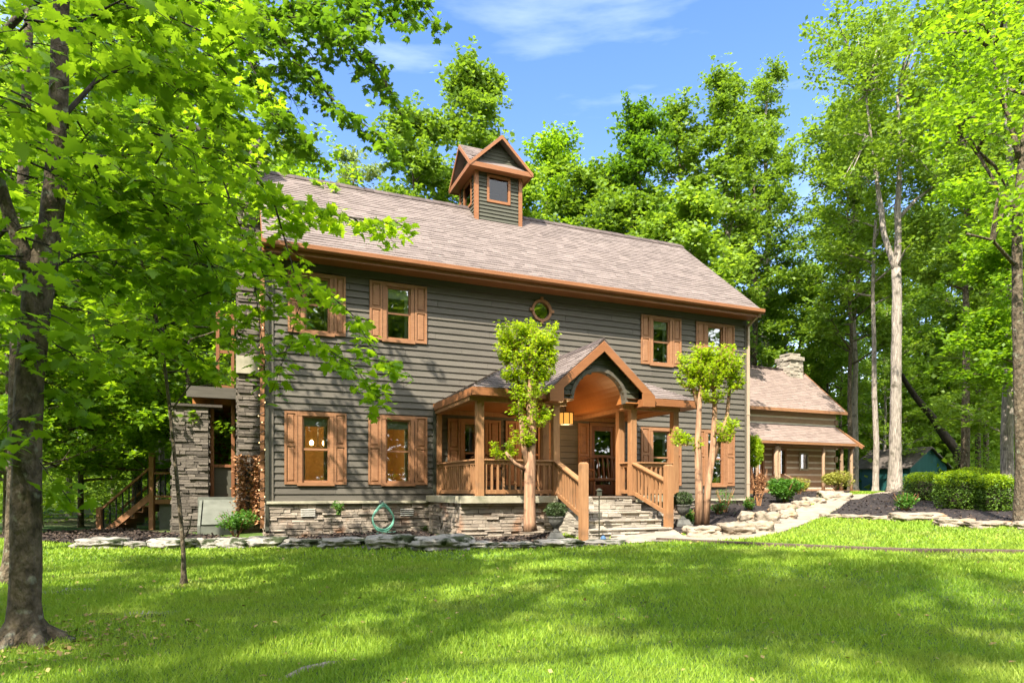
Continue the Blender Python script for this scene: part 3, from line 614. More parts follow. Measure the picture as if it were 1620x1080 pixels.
# stone steps
mb = MB(); zt = 1.03; rz_ = .155
for k in range(5):
    df = 2.68 + k * .30; zz = zt - k * rz_; wx0 = 5.62 - .01 * k; wx1 = 7.34 + .04 * k
    ledge(mb, lambda u, o, z: (u, -o - df, z), wx0, wx1, zz - rz_ - (.1 if k == 4 else 0), zz - .028, .035, .07, .12, .42, .045, thick=.30)
    u = wx0
    while u < wx1 - .02:
        w = min(random.uniform(.3, .6), wx1 - u)
        if wx1 - u - w < .2: w = wx1 - u
        mb.box(u + .004, u + w - .004, -df - .02 - random.uniform(0, .04), -df + .32, zz - .028, zz - random.uniform(0, .010)); u += w
for k in range(5):
    df = 2.68 + k * .30; zz = 1.03 - k * .155
    ledge(mb, lambda u, o, z: (5.62 - o, u, z), -df - .02, -df + .28, .05, zz - .042, .05, .09, .12, .3, .02, thick=.04)
    ledge(mb, lambda u, o, z: (7.33 + .04 * k + o, u, z), -df - .02, -df + .28, .05, zz - .042, .05, .09, .12, .3, .02, thick=.04)
mb.box(5.50, 5.60, -2.60, -2.3, .05, 1.02, 1); mb.box(7.40, 7.52, -2.60, -2.3, .05, 1.02, 1)
mb.build('stone_steps', [M['stone_grey'], M['mortar']], H)
# porch roof: hip on three sides, slope PS
PS = .566; GA, GZ, GS = 6.50, 4.34, .86  # gable ridge s, z, slope
ez = 3.19; sl = math.sqrt(1 + PS * PS)
gabz = lambda x: GZ - GS * abs(x - GA)
mb = MB(); full = PX1 - PX0
skipf = lambda p: gabz(p.x) > p.z + .01 and abs(p.x - GA) < 1.25
shingles(mb, (PX0, -PD, ez), (1, 0, 0), (0, 1, PS), full, PD * sl, exp=.125, lim=lambda v: (v / sl, full - v / sl), skip=skipf)
shingles(mb, (PX0, 0, ez), (0, -1, 0), (1, 0, PS), PD, PD * sl, exp=.125, lim=lambda v: (0, PD - v / sl), skip=skipf)
shingles(mb, (PX1, -PD, ez), (0, 1, 0), (-1, 0, PS), PD, PD * sl, exp=.125, lim=lambda v: (v / sl, PD), skip=skipf)
# gable slopes
gl = math.hypot(1.30, 1.30 * GS)
for sg in (-1, 1):
    pu = (0, 1, 0); e = GA + sg * 1.30
    shingles(mb, (e, -2.92, GZ - 1.30 * GS), pu, (-sg, 0, GS), 2.9, gl, exp=.125, skip=lambda p: p.z + .03 < ez + PS * min(PD + p.y, p.x - PX0, PX1 - p.x))
    d0 = .03
    mb.hexa([(e, -2.90, GZ - 1.3 * GS - .09), (e, -.1, GZ - 1.3 * GS - .09), (GA, -.1, GZ - .09), (GA, -2.90, GZ - .09), (e, -2.90, GZ - 1.3 * GS - .012), (e, -2.6, GZ - 1.3 * GS - .012), (GA, -.1, GZ - .012), (GA, -2.90, GZ - .012)], 0, .3)
pr = mb.build('porch_roof', M['shingle'], H)
mb = MB()
y = -2.93
while y < -.1:
    mb.hexa([(GA - .13, y, GZ - .10), (GA - .13, y + .22, GZ - .10), (GA, y + .22, GZ + .02), (GA, y, GZ + .02), (GA - .13, y, GZ - .075), (GA - .13, y + .22, GZ - .085), (GA, y + .22, GZ + .035), (GA, y, GZ + .05)])
    mb.hexa([(GA, y, GZ + .02), (GA, y + .22, GZ + .02), (GA + .13, y + .22, GZ - .10), (GA + .13, y, GZ - .10), (GA, y, GZ + .05), (GA, y + .22, GZ + .035), (GA + .13, y + .22, GZ - .085), (GA + .13, y, GZ - .075)]); y += .2
mb.build('ridge_cap', M['ridge'], pr)
# soffit / sub-roof so that nothing shows through
mb = MB()
mb.add([(PX0 + .02, -PD + .02, ez - .03), (PX1 - .02, -PD + .02, ez - .03), (PX1 - .02, 0, ez - .03), (PX0 + .02, 0, ez - .03), (5.84, -PD + .02, ez - .03), (7.16, -PD + .02, ez - .03), (7.16, 0, ez - .03), (5.84, 0, ez - .03)], [(0, 4, 7, 3), (5, 1, 2, 6)])
mb.box(3.60, 5.86, -2.78, -.0, 3.055, 3.075); mb.box(7.14, 9.08, -2.78, -.0, 3.055, 3.075)
n = 20; VR = .64
for i in range(n):
    a0, a1 = math.pi * i / n, math.pi * (i + 1) / n; q = lambda a, r, y: (GA - .0 + r * math.cos(a), y, 3.06 + r * math.sin(a) * 1.02)
    mb.hexa([q(a0, VR, -2.66), q(a1, VR, -2.66), q(a1, VR, .0), q(a0, VR, .0), q(a0, VR + .02, -2.66), q(a1, VR + .02, -2.66), q(a1, VR + .02, .0), q(a0, VR + .02, .0)])
mb.build('porch_ceiling', M['ceil'], H)
mb = MB()
mb.box(3.62, 5.80, -2.58, -2.43, 2.95, 3.053); mb.box(7.20, 8.72, -2.58, -2.43, 2.95, 3.053); mb.box(3.62, 3.76, -2.43, -.04, 2.95, 3.052); mb.box(8.60, 8.74, -2.43, -.04, 2.95, 3.052); mb.box(3.76, 8.6, -.12, -.03, 2.95, 3.052)
mb.box(5.50, 5.62, -2.43, -.12, 2.96, 3.05); mb.box(7.42, 7.54, -2.43, -.12, 2.96, 3.05)
mb.build('porch_beam', M['postwood'], H)
mb = MB()
mb.box(PX0 - .02, 5.24, -PD - .025, -PD, 3.03, 3.185); mb.box(7.76, PX1 + .02, -PD - .025, -PD, 3.03, 3.185); mb.box(PX0 - .025, PX0, -PD, -.03, 3.03, 3.185); mb.box(PX1, PX1 + .025, -PD, -.03, 3.03, 3.185)
mb.box(PX0, 5.2, -PD, -2.58, 3.035, 3.05); mb.box(7.8, PX1, -PD, -2.58, 3.035, 3.05); mb.box(PX0, 3.62, -2.58, 0, 3.035, 3.05); mb.box(8.74, PX1, -2.58, 0, 3.035, 3.05)
for sg in (-1, 1):
    e = GA + sg * 1.28; w = .19
    mb.ext([(GA, -2.95, GZ - .03), (e, -2.95, GZ - 1.28 * GS - .03), (e, -2.95, GZ - 1.28 * GS - .26), (e - sg * .32, -2.95, GZ - 1.28 * GS - .26), (e - sg * .32, -2.95, GZ - .96 * GS - .03 - .22), (GA, -2.95, GZ - .03 - .22)], (0, .04, 0))
    mb.ext([(e, -2.91, GZ - 1.28 * GS - .10), (e, -2.91, GZ - 1.28 * GS - .26), (e - sg * .32, -2.91, GZ - 1.28 * GS - .26), (e - sg * .32, -2.91, GZ - 1.28 * GS - .10)], (0, .3, 0))
mb.build('porch_fascia', M['cedar2'], H, bevel=.004)
mb = MB()
zz = 3.05
while zz < 4.1:
    hgt = .115; zc = zz + hgt / 2; half = min(1.0, (GZ - .12 - zc) / GS); arc = math.sqrt(max(0, VR ** 2 - ((zc - 3.06) / 1.02) ** 2)) if zc < 3.06 + VR * 1.02 else 0
    for a, b in ((GA - half, GA - arc), (GA + arc, GA + half)):
        if b - a > .03: mb.hexa([(a, -2.74, zz), (b, -2.74, zz), (b, -2.70, zz), (a, -2.70, zz), (a, -2.715, zz + hgt), (b, -2.715, zz + hgt), (b, -2.70, zz + hgt), (a, -2.70, zz + hgt)])
    zz += hgt
mb.build('gable_siding', M['siding_dark'], H)
mb = MB(); n = 28
for i in range(n):
    a0, a1 = math.pi * i / n, math.pi * (i + 1) / n; q = lambda a, r, y: (GA + r * math.cos(a), y, 3.05 + r * math.sin(a) * 1.02)
    mb.hexa([q(a0, VR - .005, -2.76), q(a1, VR - .005, -2.76), q(a1, VR - .005, -2.6), q(a0, VR - .005, -2.6), q(a0, VR + .07, -2.755), q(a1, VR + .07, -2.755), q(a1, VR + .07, -2.6), q(a0, VR + .07, -2.6)])
mb.build('arch_trim', M['siding'], H)

# ---- cupola
CC, CD, CW = 6.245, 3.17, .672
cup = MB(); fr4 = [lambda u, o, z: (CC + u, CD - CW - o, z), lambda u, o, z: (CC - CW - o, CD - u, z), lambda u, o, z: (CC + CW + o, CD + u, z), lambda u, o, z: (CC - u, CD + CW + o, z)]
for i, f4 in enumerate(fr4):
    clap(cup, f4, -CW + .05, CW - .05, 8.75 if i == 0 else 8.7, 10.22, .105, holes=[(-.32, .32, 9.42, 10.12)] if i < 3 else [], seg=9)
    z0 = 8.6
    for a, b, c, d in ((-CW, -.32, z0, 10.25), (.32, CW, z0, 10.25), (-.32, .32, z0, 9.42), (-.32, .32, 10.12, 10.25)):
        cup.hexa([f4(a, -.04, c), f4(b, -.04, c), f4(b, .001, c), f4(a, .001, c), f4(a, -.04, d), f4(b, -.04, d), f4(b, .001, d), f4(a, .001, d)])
cup.box(CC - .60, CC + .60, CD + .45, CD + .50, 9.2, 10.2, 1); cup.box(CC + .50, CC + .55, CD - .6, CD + .45, 9.2, 10.2, 1)
C0 = cup.build('cupola', [M['siding_dark'], M['room']], H)
for sx in (-1, 1):
    for sy in (-1, 1):
        x, y = CC + sx * CW, CD + sy * CW; MB().box(x - .055, x + .055, y - .055, y + .055, 8.62, 10.24).build('corner_post', M['cedar2'], C0)
for i in (0, 1, 2):
    f4 = fr4[i]; mb = MB(); B = lambda a, b, o0, o1, c, d: mb.hexa([f4(a, o0, c), f4(b, o0, c), f4(b, o1, c), f4(a, o1, c), f4(a, o0, d), f4(b, o0, d), f4(b, o1, d), f4(a, o1, d)])
    B(-.36, -.29, -.03, .045, 9.38, 10.16); B(.29, .36, -.03, .045, 9.38, 10.16); B(-.29, .29, -.03, .043, 9.38, 9.45); B(-.29, .29, -.03, .043, 10.09, 10.16); mb.build('window_frame', M['cedar2'], C0)
    mb = MB(); mb.add([f4(-.29, 0, 9.45), f4(.29, 0, 9.45), f4(.29, 0, 10.09), f4(-.29, 0, 10.09)], [(0, 1, 2, 3)]); mb.build('pane', M['glass_dim'], C0)
EO = .95; ZE = 10.32; ZA = 11.22; cs = (ZA - ZE) / EO
mb = MB(); q = math.hypot(EO, ZA - ZE)
for sg in (-1, 1):
    shingles(mb, (CC + sg * EO, CD - EO, ZE), (0, 1, 0), (-sg, 0, cs), 2 * EO, q, exp=.12, skip=lambda p: (ZA - cs * abs(p.y - CD)) > p.z + .03)
    shingles(mb, (CC - EO, CD + sg * EO, ZE), (1, 0, 0), (0, -sg, cs), 2 * EO, q, exp=.12, skip=lambda p: (ZA - cs * abs(p.x - CC)) > p.z + .03)
for y0, y1 in ((CD - EO + .03, CD + EO - .03),):
    for sg in (-1, 1):
        mb.hexa([(CC + sg * EO, y0, ZE - .05), (CC + sg * EO, y1, ZE - .05), (CC, y1, ZA - .05), (CC, y0, ZA - .05), (CC + sg * EO, y0, ZE - .012), (CC + sg * EO, y1, ZE - .012), (CC, y1, ZA - .012), (CC, y0, ZA - .012)], 0, .3)
        x0_, x1_ = CC - EO + .03, CC + EO - .03
        mb.hexa([(x0_, CD + sg * EO, ZE - .051), (x1_, CD + sg * EO, ZE - .051), (x1_, CD, ZA - .051), (x0_, CD, ZA - .051), (x0_, CD + sg * EO, ZE - .013), (x1_, CD + sg * EO, ZE - .013), (x1_, CD, ZA - .013), (x0_, CD, ZA - .013)], 0, .3)
mb.build('cupola_roof', M['shingle'], C0)
mb = MB(); tri = MB()
for f4 in fr4:
    o = EO - CW
    for sg in (-1, 1):
        mb.ext([f4(0, o + .0, ZA - .01), f4(sg * (EO + .01), o + .0, ZE - .02), f4(sg * (EO + .01), o + .0, ZE - .13), f4(0, o + .0, ZA - .12)], Vector(f4(0, .03, 0)) - Vector(f4(0, 0, 0)))
    mb.ext([f4(-EO, o - .03, ZE - .13), f4(EO, o - .03, ZE - .13), f4(EO, o - .03, ZE + .0), f4(-EO, o - .03, ZE + .0)], Vector(f4(0, .045, 0)) - Vector(f4(0, 0, 0)))
    zz = ZE
    while zz < ZA - .15:
        hh = (ZA - .04 - zz - .1) / cs
        if hh > .05: tri.hexa([f4(-hh, o - .26, zz), f4(hh, o - .26, zz), f4(hh, o - .235, zz), f4(-hh, o - .235, zz), f4(-hh, o - .26, zz + .1), f4(hh, o - .26, zz + .1), f4(hh, o - .252, zz + .1), f4(-hh, o - .252, zz + .1)])
        zz += .1
mb.box(CC - EO + .02, CC + EO - .02, CD - EO + .02, CD + EO - .02, 10.21, 10.23)
mb.build('cupola_fascia', M['cedar2'], C0); tri.build('cupola_gables', M['siding_dark'], C0)

# ---- chimney and the covered wing on the left
def stone_block(mb, x0, x1, y0, y1, z0, z1, **k):
    ledge(mb, lambda u, o, z: (u, y0 - o, z), x0, x1, z0, z1, **k); ledge(mb, lambda u, o, z: (x0 - o, u, z), y0, y1, z0, z1, **k)
    ledge(mb, lambda u, o, z: (x1 + o, u, z), y0, y1, z0, z1, **k); ledge(mb, lambda u, o, z: (u, y1 + o, z), x0, x1, z0, z1, **k)
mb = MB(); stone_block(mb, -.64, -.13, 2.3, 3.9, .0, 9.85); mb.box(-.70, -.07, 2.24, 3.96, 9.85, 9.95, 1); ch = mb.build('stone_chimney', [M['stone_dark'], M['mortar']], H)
mb = MB(); mb.box(-.68, -.11, 2.20, 2.3, 4.0, 4.42); mb.build('stone_lintel', M['cap'], ch)
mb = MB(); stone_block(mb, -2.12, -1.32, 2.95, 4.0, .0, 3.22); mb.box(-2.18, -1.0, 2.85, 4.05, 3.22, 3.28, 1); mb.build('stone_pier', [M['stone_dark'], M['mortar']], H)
mb = MB(); mb.box(-1.75, -.66, 3.0, 5.8, 3.55, 3.62); mb.box(-1.8, -.66, 2.85, 2.97, 3.45, 3.72, 1); mb.box(-1.3, -.66, 3.3, 3.38, .95, 1.75, 0); mb.box(-1.3, -.66, 3.25, 3.42, 1.75, 1.82, 2)
for x in (-1.28, -.80): mb.box(x, x + .08, 3.2, 3.3, .95, 3.45, 2)
mb.box(-1.75, -.9, 5.6, 5.7, .9, 3.45, 2); mb.box(-.9, -.2, 5.6, 5.7, 2.6, 3.45, 2); mb.box(-.9, -.2, 5.6, 5.7, .9, 1.8, 2); mb.box(-1.3, -.66, 3.1, 5.6, .85, .93, 2)
mb.build('covered_wing', [M['siding_dark'], M['siding'], M['door']], H)
mb = MB()
for i in range(6): mb.box(-1.7, -.68, 3.4 + i * .35, 3.52 + i * .35, 3.35, 3.5)
mb.box(-1.7, -.67, 3.3, 5.6, 3.5, 3.53); mb.build('wing_ceiling', M['ceil'], H)
mb = MB(); mb.box(-1.15, -1.07, 3.0, 3.08, 3.72, 5.6); mb.box(-.80, -.73, 3.0, 3.08, 3.72, 5.6); mb.box(-1.15, -.73, 3.0, 3.08, 5.55, 5.66); mb.box(-1.07, -.8, 3.01, 3.07, 4.6, 4.68); mb.box(-1.07, -.8, 3.01, 3.07, 3.72, 3.8)
uw = mb.build('upper_window', M['door'], H); mb = MB(); mb.add([(-1.07, 3.04, 3.8), (-.8, 3.04, 3.8), (-.8, 3.04, 5.55), (-1.07, 3.04, 5.55)], [(0, 1, 2, 3)]); mb.build('pane', M['glass'], uw)
mb = MB(); mb.lathe([(.02, 0), (.04, .02), (.04, .07), (.015, .10)], (-.72, 2.95, 4.9), 10); mb.build('wall_lamp', M['amber'], H)
# drain pipe wound with a string of little lights
mb = MB(); mb.box(-.17, -.08, .95, 1.03, .3, 6.0); pp = mb.build('lit_downspout', M['cedar'], H)
mb = MB(); pts = [(-.125 + .075 * math.cos(t), .99 + .075 * math.sin(t), .4 + t * .034) for t in [i * .5 for i in range(320)]]; mb.tube(pts, .009, 5); mb.build('light_cord', M['black'], pp)
mb = MB()
for i in range(0, 320, 9):
    x, y, z = pts[i]
    mb.lathe([(.004, -.015), (.014, 0), (.004, .018)], (x * 1.02, y - .015, z), 6)
mb.build('light_bulbs', M['spark'], pp)
# sloping bulkhead beside the chimney
mb = MB()
for x in (-1.50, -.72): mb.ext([(x, 1.75, .1), (x, 1.75, .35), (x, 2.75, .95), (x, 2.75, .1)], (.06, 0, 0))
mb.box(-1.44, -.72, 1.76, 1.82, .1, .33); mb.bar((-1.05, 1.75, .36), (-1.05, 2.75, .94), .72, .03)
mb.box(-1.54, -.64, 2.7, 2.8, .1, 1.0)
mb.build('cellar_hatch', M['greypanel'], H)

# ================================================================== OTHER OBJECTS BY THE HOUSE
W = lambda s, d, z=0: hw(s, d, z)
# hanging lantern
p = W(6.52, 1.15, 0); ln = empty('porch_lantern', (p.x, p.y, 2.72), HP); tag(ln, 'glowing amber drum lantern hanging under the arched porch ceiling', 'lantern')
mb = MB(); mb.lathe([(.17, 0), (.175, .01), (.175, .25), (.17, .26)], n=16); mb.build('glass_drum', M['amber'], ln)
mb = MB()
for i in range(8):
    a = i * math.pi / 4; mb.box(.178 * math.cos(a) - .008, .178 * math.cos(a) + .008, .178 * math.sin(a) - .008, .178 * math.sin(a) + .008, -.01, .27)
mb.lathe([(.185, .262), (.185, .275), (.02, .31)], n=16); mb.lathe([(.185, -.012), (.185, -.001)], n=16); mb.tube([(0, 0, .30), (0, 0, .98)], .007, 6); mb.build('frame', M['black'], ln)
pl = bpy.data.lights.new('lantern_light', 'POINT'); pl.energy = 16; pl.color = (1, .62, .28); pl.shadow_soft_size = .2; po = bpy.data.objects.new('lantern_light', pl); col.objects.link(po); po.parent = ln; po.location = (0, 0, -.15)
# chandelier seen through the left window
ch_ = empty('chandelier', tuple(W(1.15, -1.5, 2.25)), HP); tag(ch_, 'small chandelier with two glowing candle bulbs seen behind the lower left window', 'chandelier')
mb = MB(); mb.tube([(0, 0, 0), (0, 0, 1.6)], .01, 6); mb.tube([(-.15, 0, 0), (-.08, 0, -.06), (0, 0, 0), (.08, 0, -.06), (.15, 0, 0)], .01, 6); mb.build('arm', M['black'], ch_)
cl_ = bpy.data.lights.new('chandelier_light', 'POINT'); cl_.energy = 30; cl_.color = (1, .66, .30); cl_.shadow_soft_size = .15; co_ = bpy.data.objects.new('chandelier_light', cl_); col.objects.link(co_); co_.parent = ch_; co_.location = (0, 0, .35)
for x in (-.15, .15): mb = MB(); mb.lathe([(.03, 0), (.05, .04), (.045, .09), (.01, .13)], (x, 0, 0), 10); mb.build('bulb', M['bulb'], ch_)
# porch seats
def armchair(loc, rz, label, bench=1.0):
    c = empty('porch_bench' if bench > 1.2 else 'porch_chair', loc, rz); tag(c, label, 'bench' if bench > 1.2 else 'chair'); w = .3 * bench
    mb = MB(); mb.box(-w, w, -.26, .26, .36, .44); mb.build('seat', M['wicker'], c, bevel=.02)
    mb = MB(); n = 9
    for i in range(n):
        x = -w + .03 + (2 * w - .06) * i / (n - 1); mb.bar((x, .26, .42), (x, .36, .86 + .12 * math.cos((i / (n - 1) - .5) * 3)), .035, .02)
    mb.tube([(-w + (2 * w) * i / 10, .36 + .0, .88 + .12 * math.cos((i / 10 - .5) * 3)) for i in range(11)], .028, 8); mb.build('backrest', M['wicker'], c)
    for sx in (-1, 1):
        mb = MB(); mb.tube([(sx * w, .3, .66), (sx * (w + .03), .0, .66), (sx * w, -.26, .62), (sx * w, -.26, .4)], .026, 8); mb.build('armrest', M['wicker'], c)
        for y in (-.22, .22): mb = MB(); mb.tube([(sx * (w - .04), y, .38), (sx * (w - .02), y, .0)], .024, 8); mb.build('leg', M['wicker'], c)
    return c
armchair(W(8.05, .62, 1.03), HP, 'reddish brown wicker bench with arched back by the glass door on the porch', 2.0)
armchair(W(4.75, .7, 1.03), HP + .1, 'dark wicker chair in the left corner of the porch under its window')
# hose reel
hr = empty('hose_reel', tuple(W(2.36, .30, .20)), HP); tag(hr, 'coiled green garden hose on a metal hanger against the stone foundation', 'hose')
mb = MB()
for k in range(7):
    rr = .30 - .012 * k; mb.tube([(rr * (.82 + .06 * k * .5) * math.sin(t) * (1 if math.cos(t) < 0 else (1 - .55 * math.cos(t) ** 1.5)), -.02 - .012 * (k % 3), .34 - .34 * (rr / .3) * math.cos(t + math.pi) * (1.0 if math.cos(t) > 0 else .95) + .0) for t in [2 * math.pi * i / 40 for i in range(41)]], .011, 6, cap=False)
mb.tube([(.28, 0, .03), (.0, -.1, .015), (-.35, -.12, .012), (-.5, 0, .012)], .011, 6); mb.build('hose_coil', M['hose'], hr)
mb = MB(); mb.bar((-.02, .12, .72), (-.02, -.04, .66), .10, .02); mb.tube([(-.02, .12, .72), (-.02, -.1, .72), (-.1, -.12, .66)], .012, 6); mb.box(-.34, .34, -.06, .02, .0, .02); mb.build('hanger', M['urn'], hr)
# topiary urns
def urn(loc, label):
    u = empty('topiary_urn', loc); tag(u, label, 'planter', 'pair of topiary urns by the porch steps')
    mb = MB(); mb.box(-.17, .17, -.17, .17, 0, .05); mb.hexa([(-.15, -.15, .05), (.15, -.15, .05), (.15, .15, .05), (-.15, .15, .05), (-.10, -.10, .15), (.10, -.10, .15), (.10, .10, .15), (-.10, .10, .15)]); mb.build('plinth', M['urn'], u, bevel=.006)
    mb = MB(); mb.lathe([(.09, .15), (.05, .18), (.035, .22), (.06, .25), (.11, .30), (.145, .37), (.15, .42), (.175, .44), (.175, .455), (.14, .455), (.12, .43)], n=20); mb.build('urn', M['urn'], u, smooth=True)
    blob('topiary_ball', u, (0, 0, .57), (.20, .20, .155), 2600, .035, M['leaf_grey'], 5, .80); return u
p = W(5.02, 3.62); urn((p.x, p.y, gz(p.x, p.y) + .05), 'round clipped topiary in a grey urn left of the stone steps')
p = W(8.0, 3.62); urn((p.x, p.y, gz(p.x, p.y) + .04), 'round clipped topiary in a grey urn right of the stone steps')
# path light and blue fixture at the left newel
p = W(5.72, 4.05); pz = gz(p.x, p.y) + .03
l_ = empty('path_light', (p.x, p.y, pz)); tag(l_, 'thin dark path light standing beside the left newel post', 'garden light')
mb = MB(); mb.tube([(0, 0, 0), (0, 0, .86)], .011, 8); mb.build('stake', M['green_pipe'], l_); mb = MB(); mb.box(-.045, .045, -.045, .045, .86, .96); mb.lathe([(.07, .96), (.02, 1.0)], n=12); mb.build('lamp_head', M['green_pipe'], l_)
p = W(5.66, 4.3); sp = MB().lathe([(.05, 0), (.06, .03), (.055, .08), (.03, .12), (.01, .13)], n=14).box(-.09, -.03, -.04, .04, 0, .05).build('ground_fixture', M['bluelight']); sp.location = (p.x, p.y, gz(p.x, p.y) + .03); tag(sp, 'small blue ground spotlight at the foot of the left newel post', 'spotlight')
# stairs of the rear deck on the far left
DP = at(246, 790, 17.2); dk = empty('rear_deck', (DP.x, DP.y, 0), R(4)); tag(dk, 'wooden deck and staircase with railings at the far left beside the stone pier', 'deck')
mb = MB(); mb.box(-.1, .95, 0, 1.6, .80, .92); mb.build('platform', M['postwood'], dk)
mb = MB(); mb.box(.05, .9, .1, 1.5, 0.05, .8); mb.build('skirt', M['greypanel'], dk)
for x, y, z0, z1 in ((-.08, -.02, .05, 2.15), (-1.42, -.02, .0, .72), (.9, -.02, .8, 1.85)):
    mb = MB(); mb.box(x - .06, x + .06, y - .06, y + .06, z0, z1); mb.build('post', M['cedar'], dk)
mb = MB(); mb.bar((-.1, -.02, 1.78), (-1.42, -.02, .62), .09, .05); mb.bar((-.1, 0, 1.62), (.95, 0, 1.62), .09, .05); mb.bar((-.1, 0, 1.0), (.95, 0, 1.0), .05, .06); mb.bar((-.1, -.02, 1.02), (-1.3, -.02, .02), .05, .16); mb.build('handrail', M['cedar'], dk)
MB().bar((-.1, 1.0, 1.78), (-1.42, 1.0, .62), .09, .05).build('handrail', M['cedar'], dk)
for i in range(15):
    if i < 8: t = (i + .5) / 8; x = -.1 - 1.3 * t; za, zb_ = .98 - 1.0 * t + .06, 1.76 - 1.14 * t
    else: x = .0 + (i - 8) * .135; za, zb_ = 1.02, 1.6
    MB().box(x - .014, x + .014, -.034, -.006, za, zb_).build('baluster', M['black'], dk)
mb = MB()
for k in range(6): mb.box(-.1 - .22 * (k + 1), -.1 - .22 * k, -.0, 1.0, .92 - .155 * (k + 1) - .04, .92 - .155 * (k + 1)); mb.box(-.12 - .22 * k, -.10 - .22 * k, 0, 1.0, .92 - .155 * (k + 1), .92 - .155 * k)
mb.build('stair', M['cedar'], dk)

# ================================================================== CABIN
CBs, CBd = 27.43, -9.3
CB = empty('log_cabin', hw(CBs, CBd, 0), HP); tag(CB, 'old chinked log cabin with pinkish shingle roof, stone chimney and pole porch beyond the house', 'cabin')
g0 = 1.02
mb = MB(); zz = g0
k = 0
holesC = [(-5.62, -4.75, 1.2, 3.25), (-4.25, -3.35, 1.9, 3.2)]
while zz < 5.05:
    hh = random.uniform(.26, .34)
    sp_ = [(-9.5, 0.12 * (k % 2))]
    for h0, h1, a, b in holesC:
        if zz + hh > a + .1 and zz < b - .1: sp_ = [q for s_ in sp_ for q in ((s_[0], min(s_[1], h0)), (max(s_[0], h1), s_[1])) if q[1] - q[0] > .05]
    for a, b in sp_: mb.hexa([(a, -.10, zz), (b, -.10, zz), (b, .1, zz), (a, .1, zz), (a, -.09, zz + hh - .09), (b, -.09, zz + hh - .09), (b, .1, zz + hh - .09), (a, .1, zz + hh - .09)], 0)
    mb.box(-.1, .10, -.14 * (k % 2), 6.0, zz, zz + hh - .06, 0)
    zz += hh; k += 1
for a, b, c, d in ((-9.5, -5.62, g0, 5.0), (-4.75, -4.25, g0, 5.0), (-3.35, -.02, g0, 5.0), (-5.62, -4.75, 3.25, 5.0), (-4.25, -3.35, g0, 1.9), (-4.25, -3.35, 3.2, 5.0)): mb.box(a, b, -.088, .08, c, d, 1)
mb.box(-.08, .088, .1, 6, g0, 5.0, 1)
mb.build('log_wall', [M['log'], M['chink']], CB)
mb = MB(); mb.box(-5.62, -5.52, -.12, .02, 1.2, 3.25); mb.box(-4.85, -4.75, -.12, .02, 1.2, 3.25); mb.box(-5.62, -4.75, -.121, .021, 3.17, 3.27); mb.box(-5.52, -4.85, -.04, 0, 1.2, 3.17); cdo = mb.build('door', M['cedar'], CB)
mb = MB(); mb.box(-5.4, -4.97, -.05, -.042, 2.0, 3.0); mb.build('pane', M['glass'], cdo)
mb = MB(); mb.box(-4.25, -4.17, -.12, .02, 1.9, 3.2); mb.box(-3.43, -3.35, -.12, .02, 1.9, 3.2); mb.box(-4.25, -3.35, -.121, .021, 3.12, 3.2); mb.box(-4.25, -3.35, -.121, .021, 1.9, 1.98); mb.box(-3.83, -3.77, -.1, .0, 1.98, 3.12); cwi = mb.build('window', M['cedar'], CB)
mb = MB(); mb.add([(-4.2, 0, 1.95), (-3.4, 0, 1.95), (-3.4, 0, 3.15), (-4.2, 0, 3.15)], [(0, 1, 2, 3)]); mb.build('pane', M['glass'], cwi)
RY, RZ = 2.36, 7.66; ey, ezc = -.45, 5.12; cs_ = (RZ - ezc) / (RY - ey)
mb = MB(); shingles(mb, (-9.6, ey, ezc), (1, 0, 0), (0, 1, cs_), 9.9, math.hypot(RY - ey, RZ - ezc), exp=.16)
mb.hexa([(-9.6, ey, ezc - .1), (.3, ey, ezc - .1), (.3, RY, RZ - .1), (-9.6, RY, RZ - .1), (-9.6, ey, ezc - .012), (.3, ey, ezc - .012), (.3, RY, RZ - .012), (-9.6, RY, RZ - .012)], 0, .2)
mb.hexa([(-9.6, RY, RZ - .1), (.3, RY, RZ - .1), (.3, 5.2, ezc - .1), (-9.6, 5.2, ezc - .1), (-9.6, RY, RZ), (.3, RY, RZ), (.3, 5.2, ezc), (-9.6, 5.2, ezc)], 0, .2)
crf = mb.build('roof', M['shingle2'], CB)
mb = MB(); mb.box(-9.6, .3, RY - .1, RY + .1, RZ - .0, RZ + .05); mb.build('ridge_cap', M['ridge'], crf)
mb = MB(); mb.box(-9.6, .31, ey - .10, ey - .01, ezc - .14, ezc + .01); mb.bar((.32, ey, ezc - .07), (.32, RY, RZ - .07), .05, .16); mb.build('eave_board', M['cedar'], crf)
# porch roof
pe, pz_, pt, pw = -1.30, 3.46, -.02, 4.45; ps_ = (pw - pz_) / (pt - pe)
cx0, cx1 = -6.35, -.10
mb = MB(); shingles(mb, (cx0, pe, pz_), (1, 0, 0), (0, 1, ps_), cx1 - cx0, math.hypot(pt - pe, pw - pz_), exp=.15, lim=lambda v: (-.25 * v, cx1 - cx0 + .05))
mb.hexa([(cx0, pe, pz_ - .07), (cx1, pe, pz_ - .07), (cx1, pt, pw - .07), (cx0 - .3, pt, pw - .07), (cx0, pe, pz_ - .012), (cx1, pe, pz_ - .012), (cx1, pt, pw - .012), (cx0 - .3, pt, pw - .012)], 0, .2)
mb.build('porch_roof', M['shingle2'], CB)
mb = MB(); mb.box(cx0, cx1 + .3, pe - .04, pe - .005, pz_ - .12, pz_ - .01); mb.bar((cx0 - .02, pe, pz_ - .05), (cx0 - .32, pt, pw - .05), .05, .12); mb.bar((cx0 + .05, pe + .25, pz_ - .16), (cx1 + .2, pe + .25, pz_ - .16), .14, .14); mb.bar((.16, pe - .25, pz_ - .2), (.16, 1.1, 5.05), .10, .16); mb.build('porch_rafter', M['cedar'], CB)
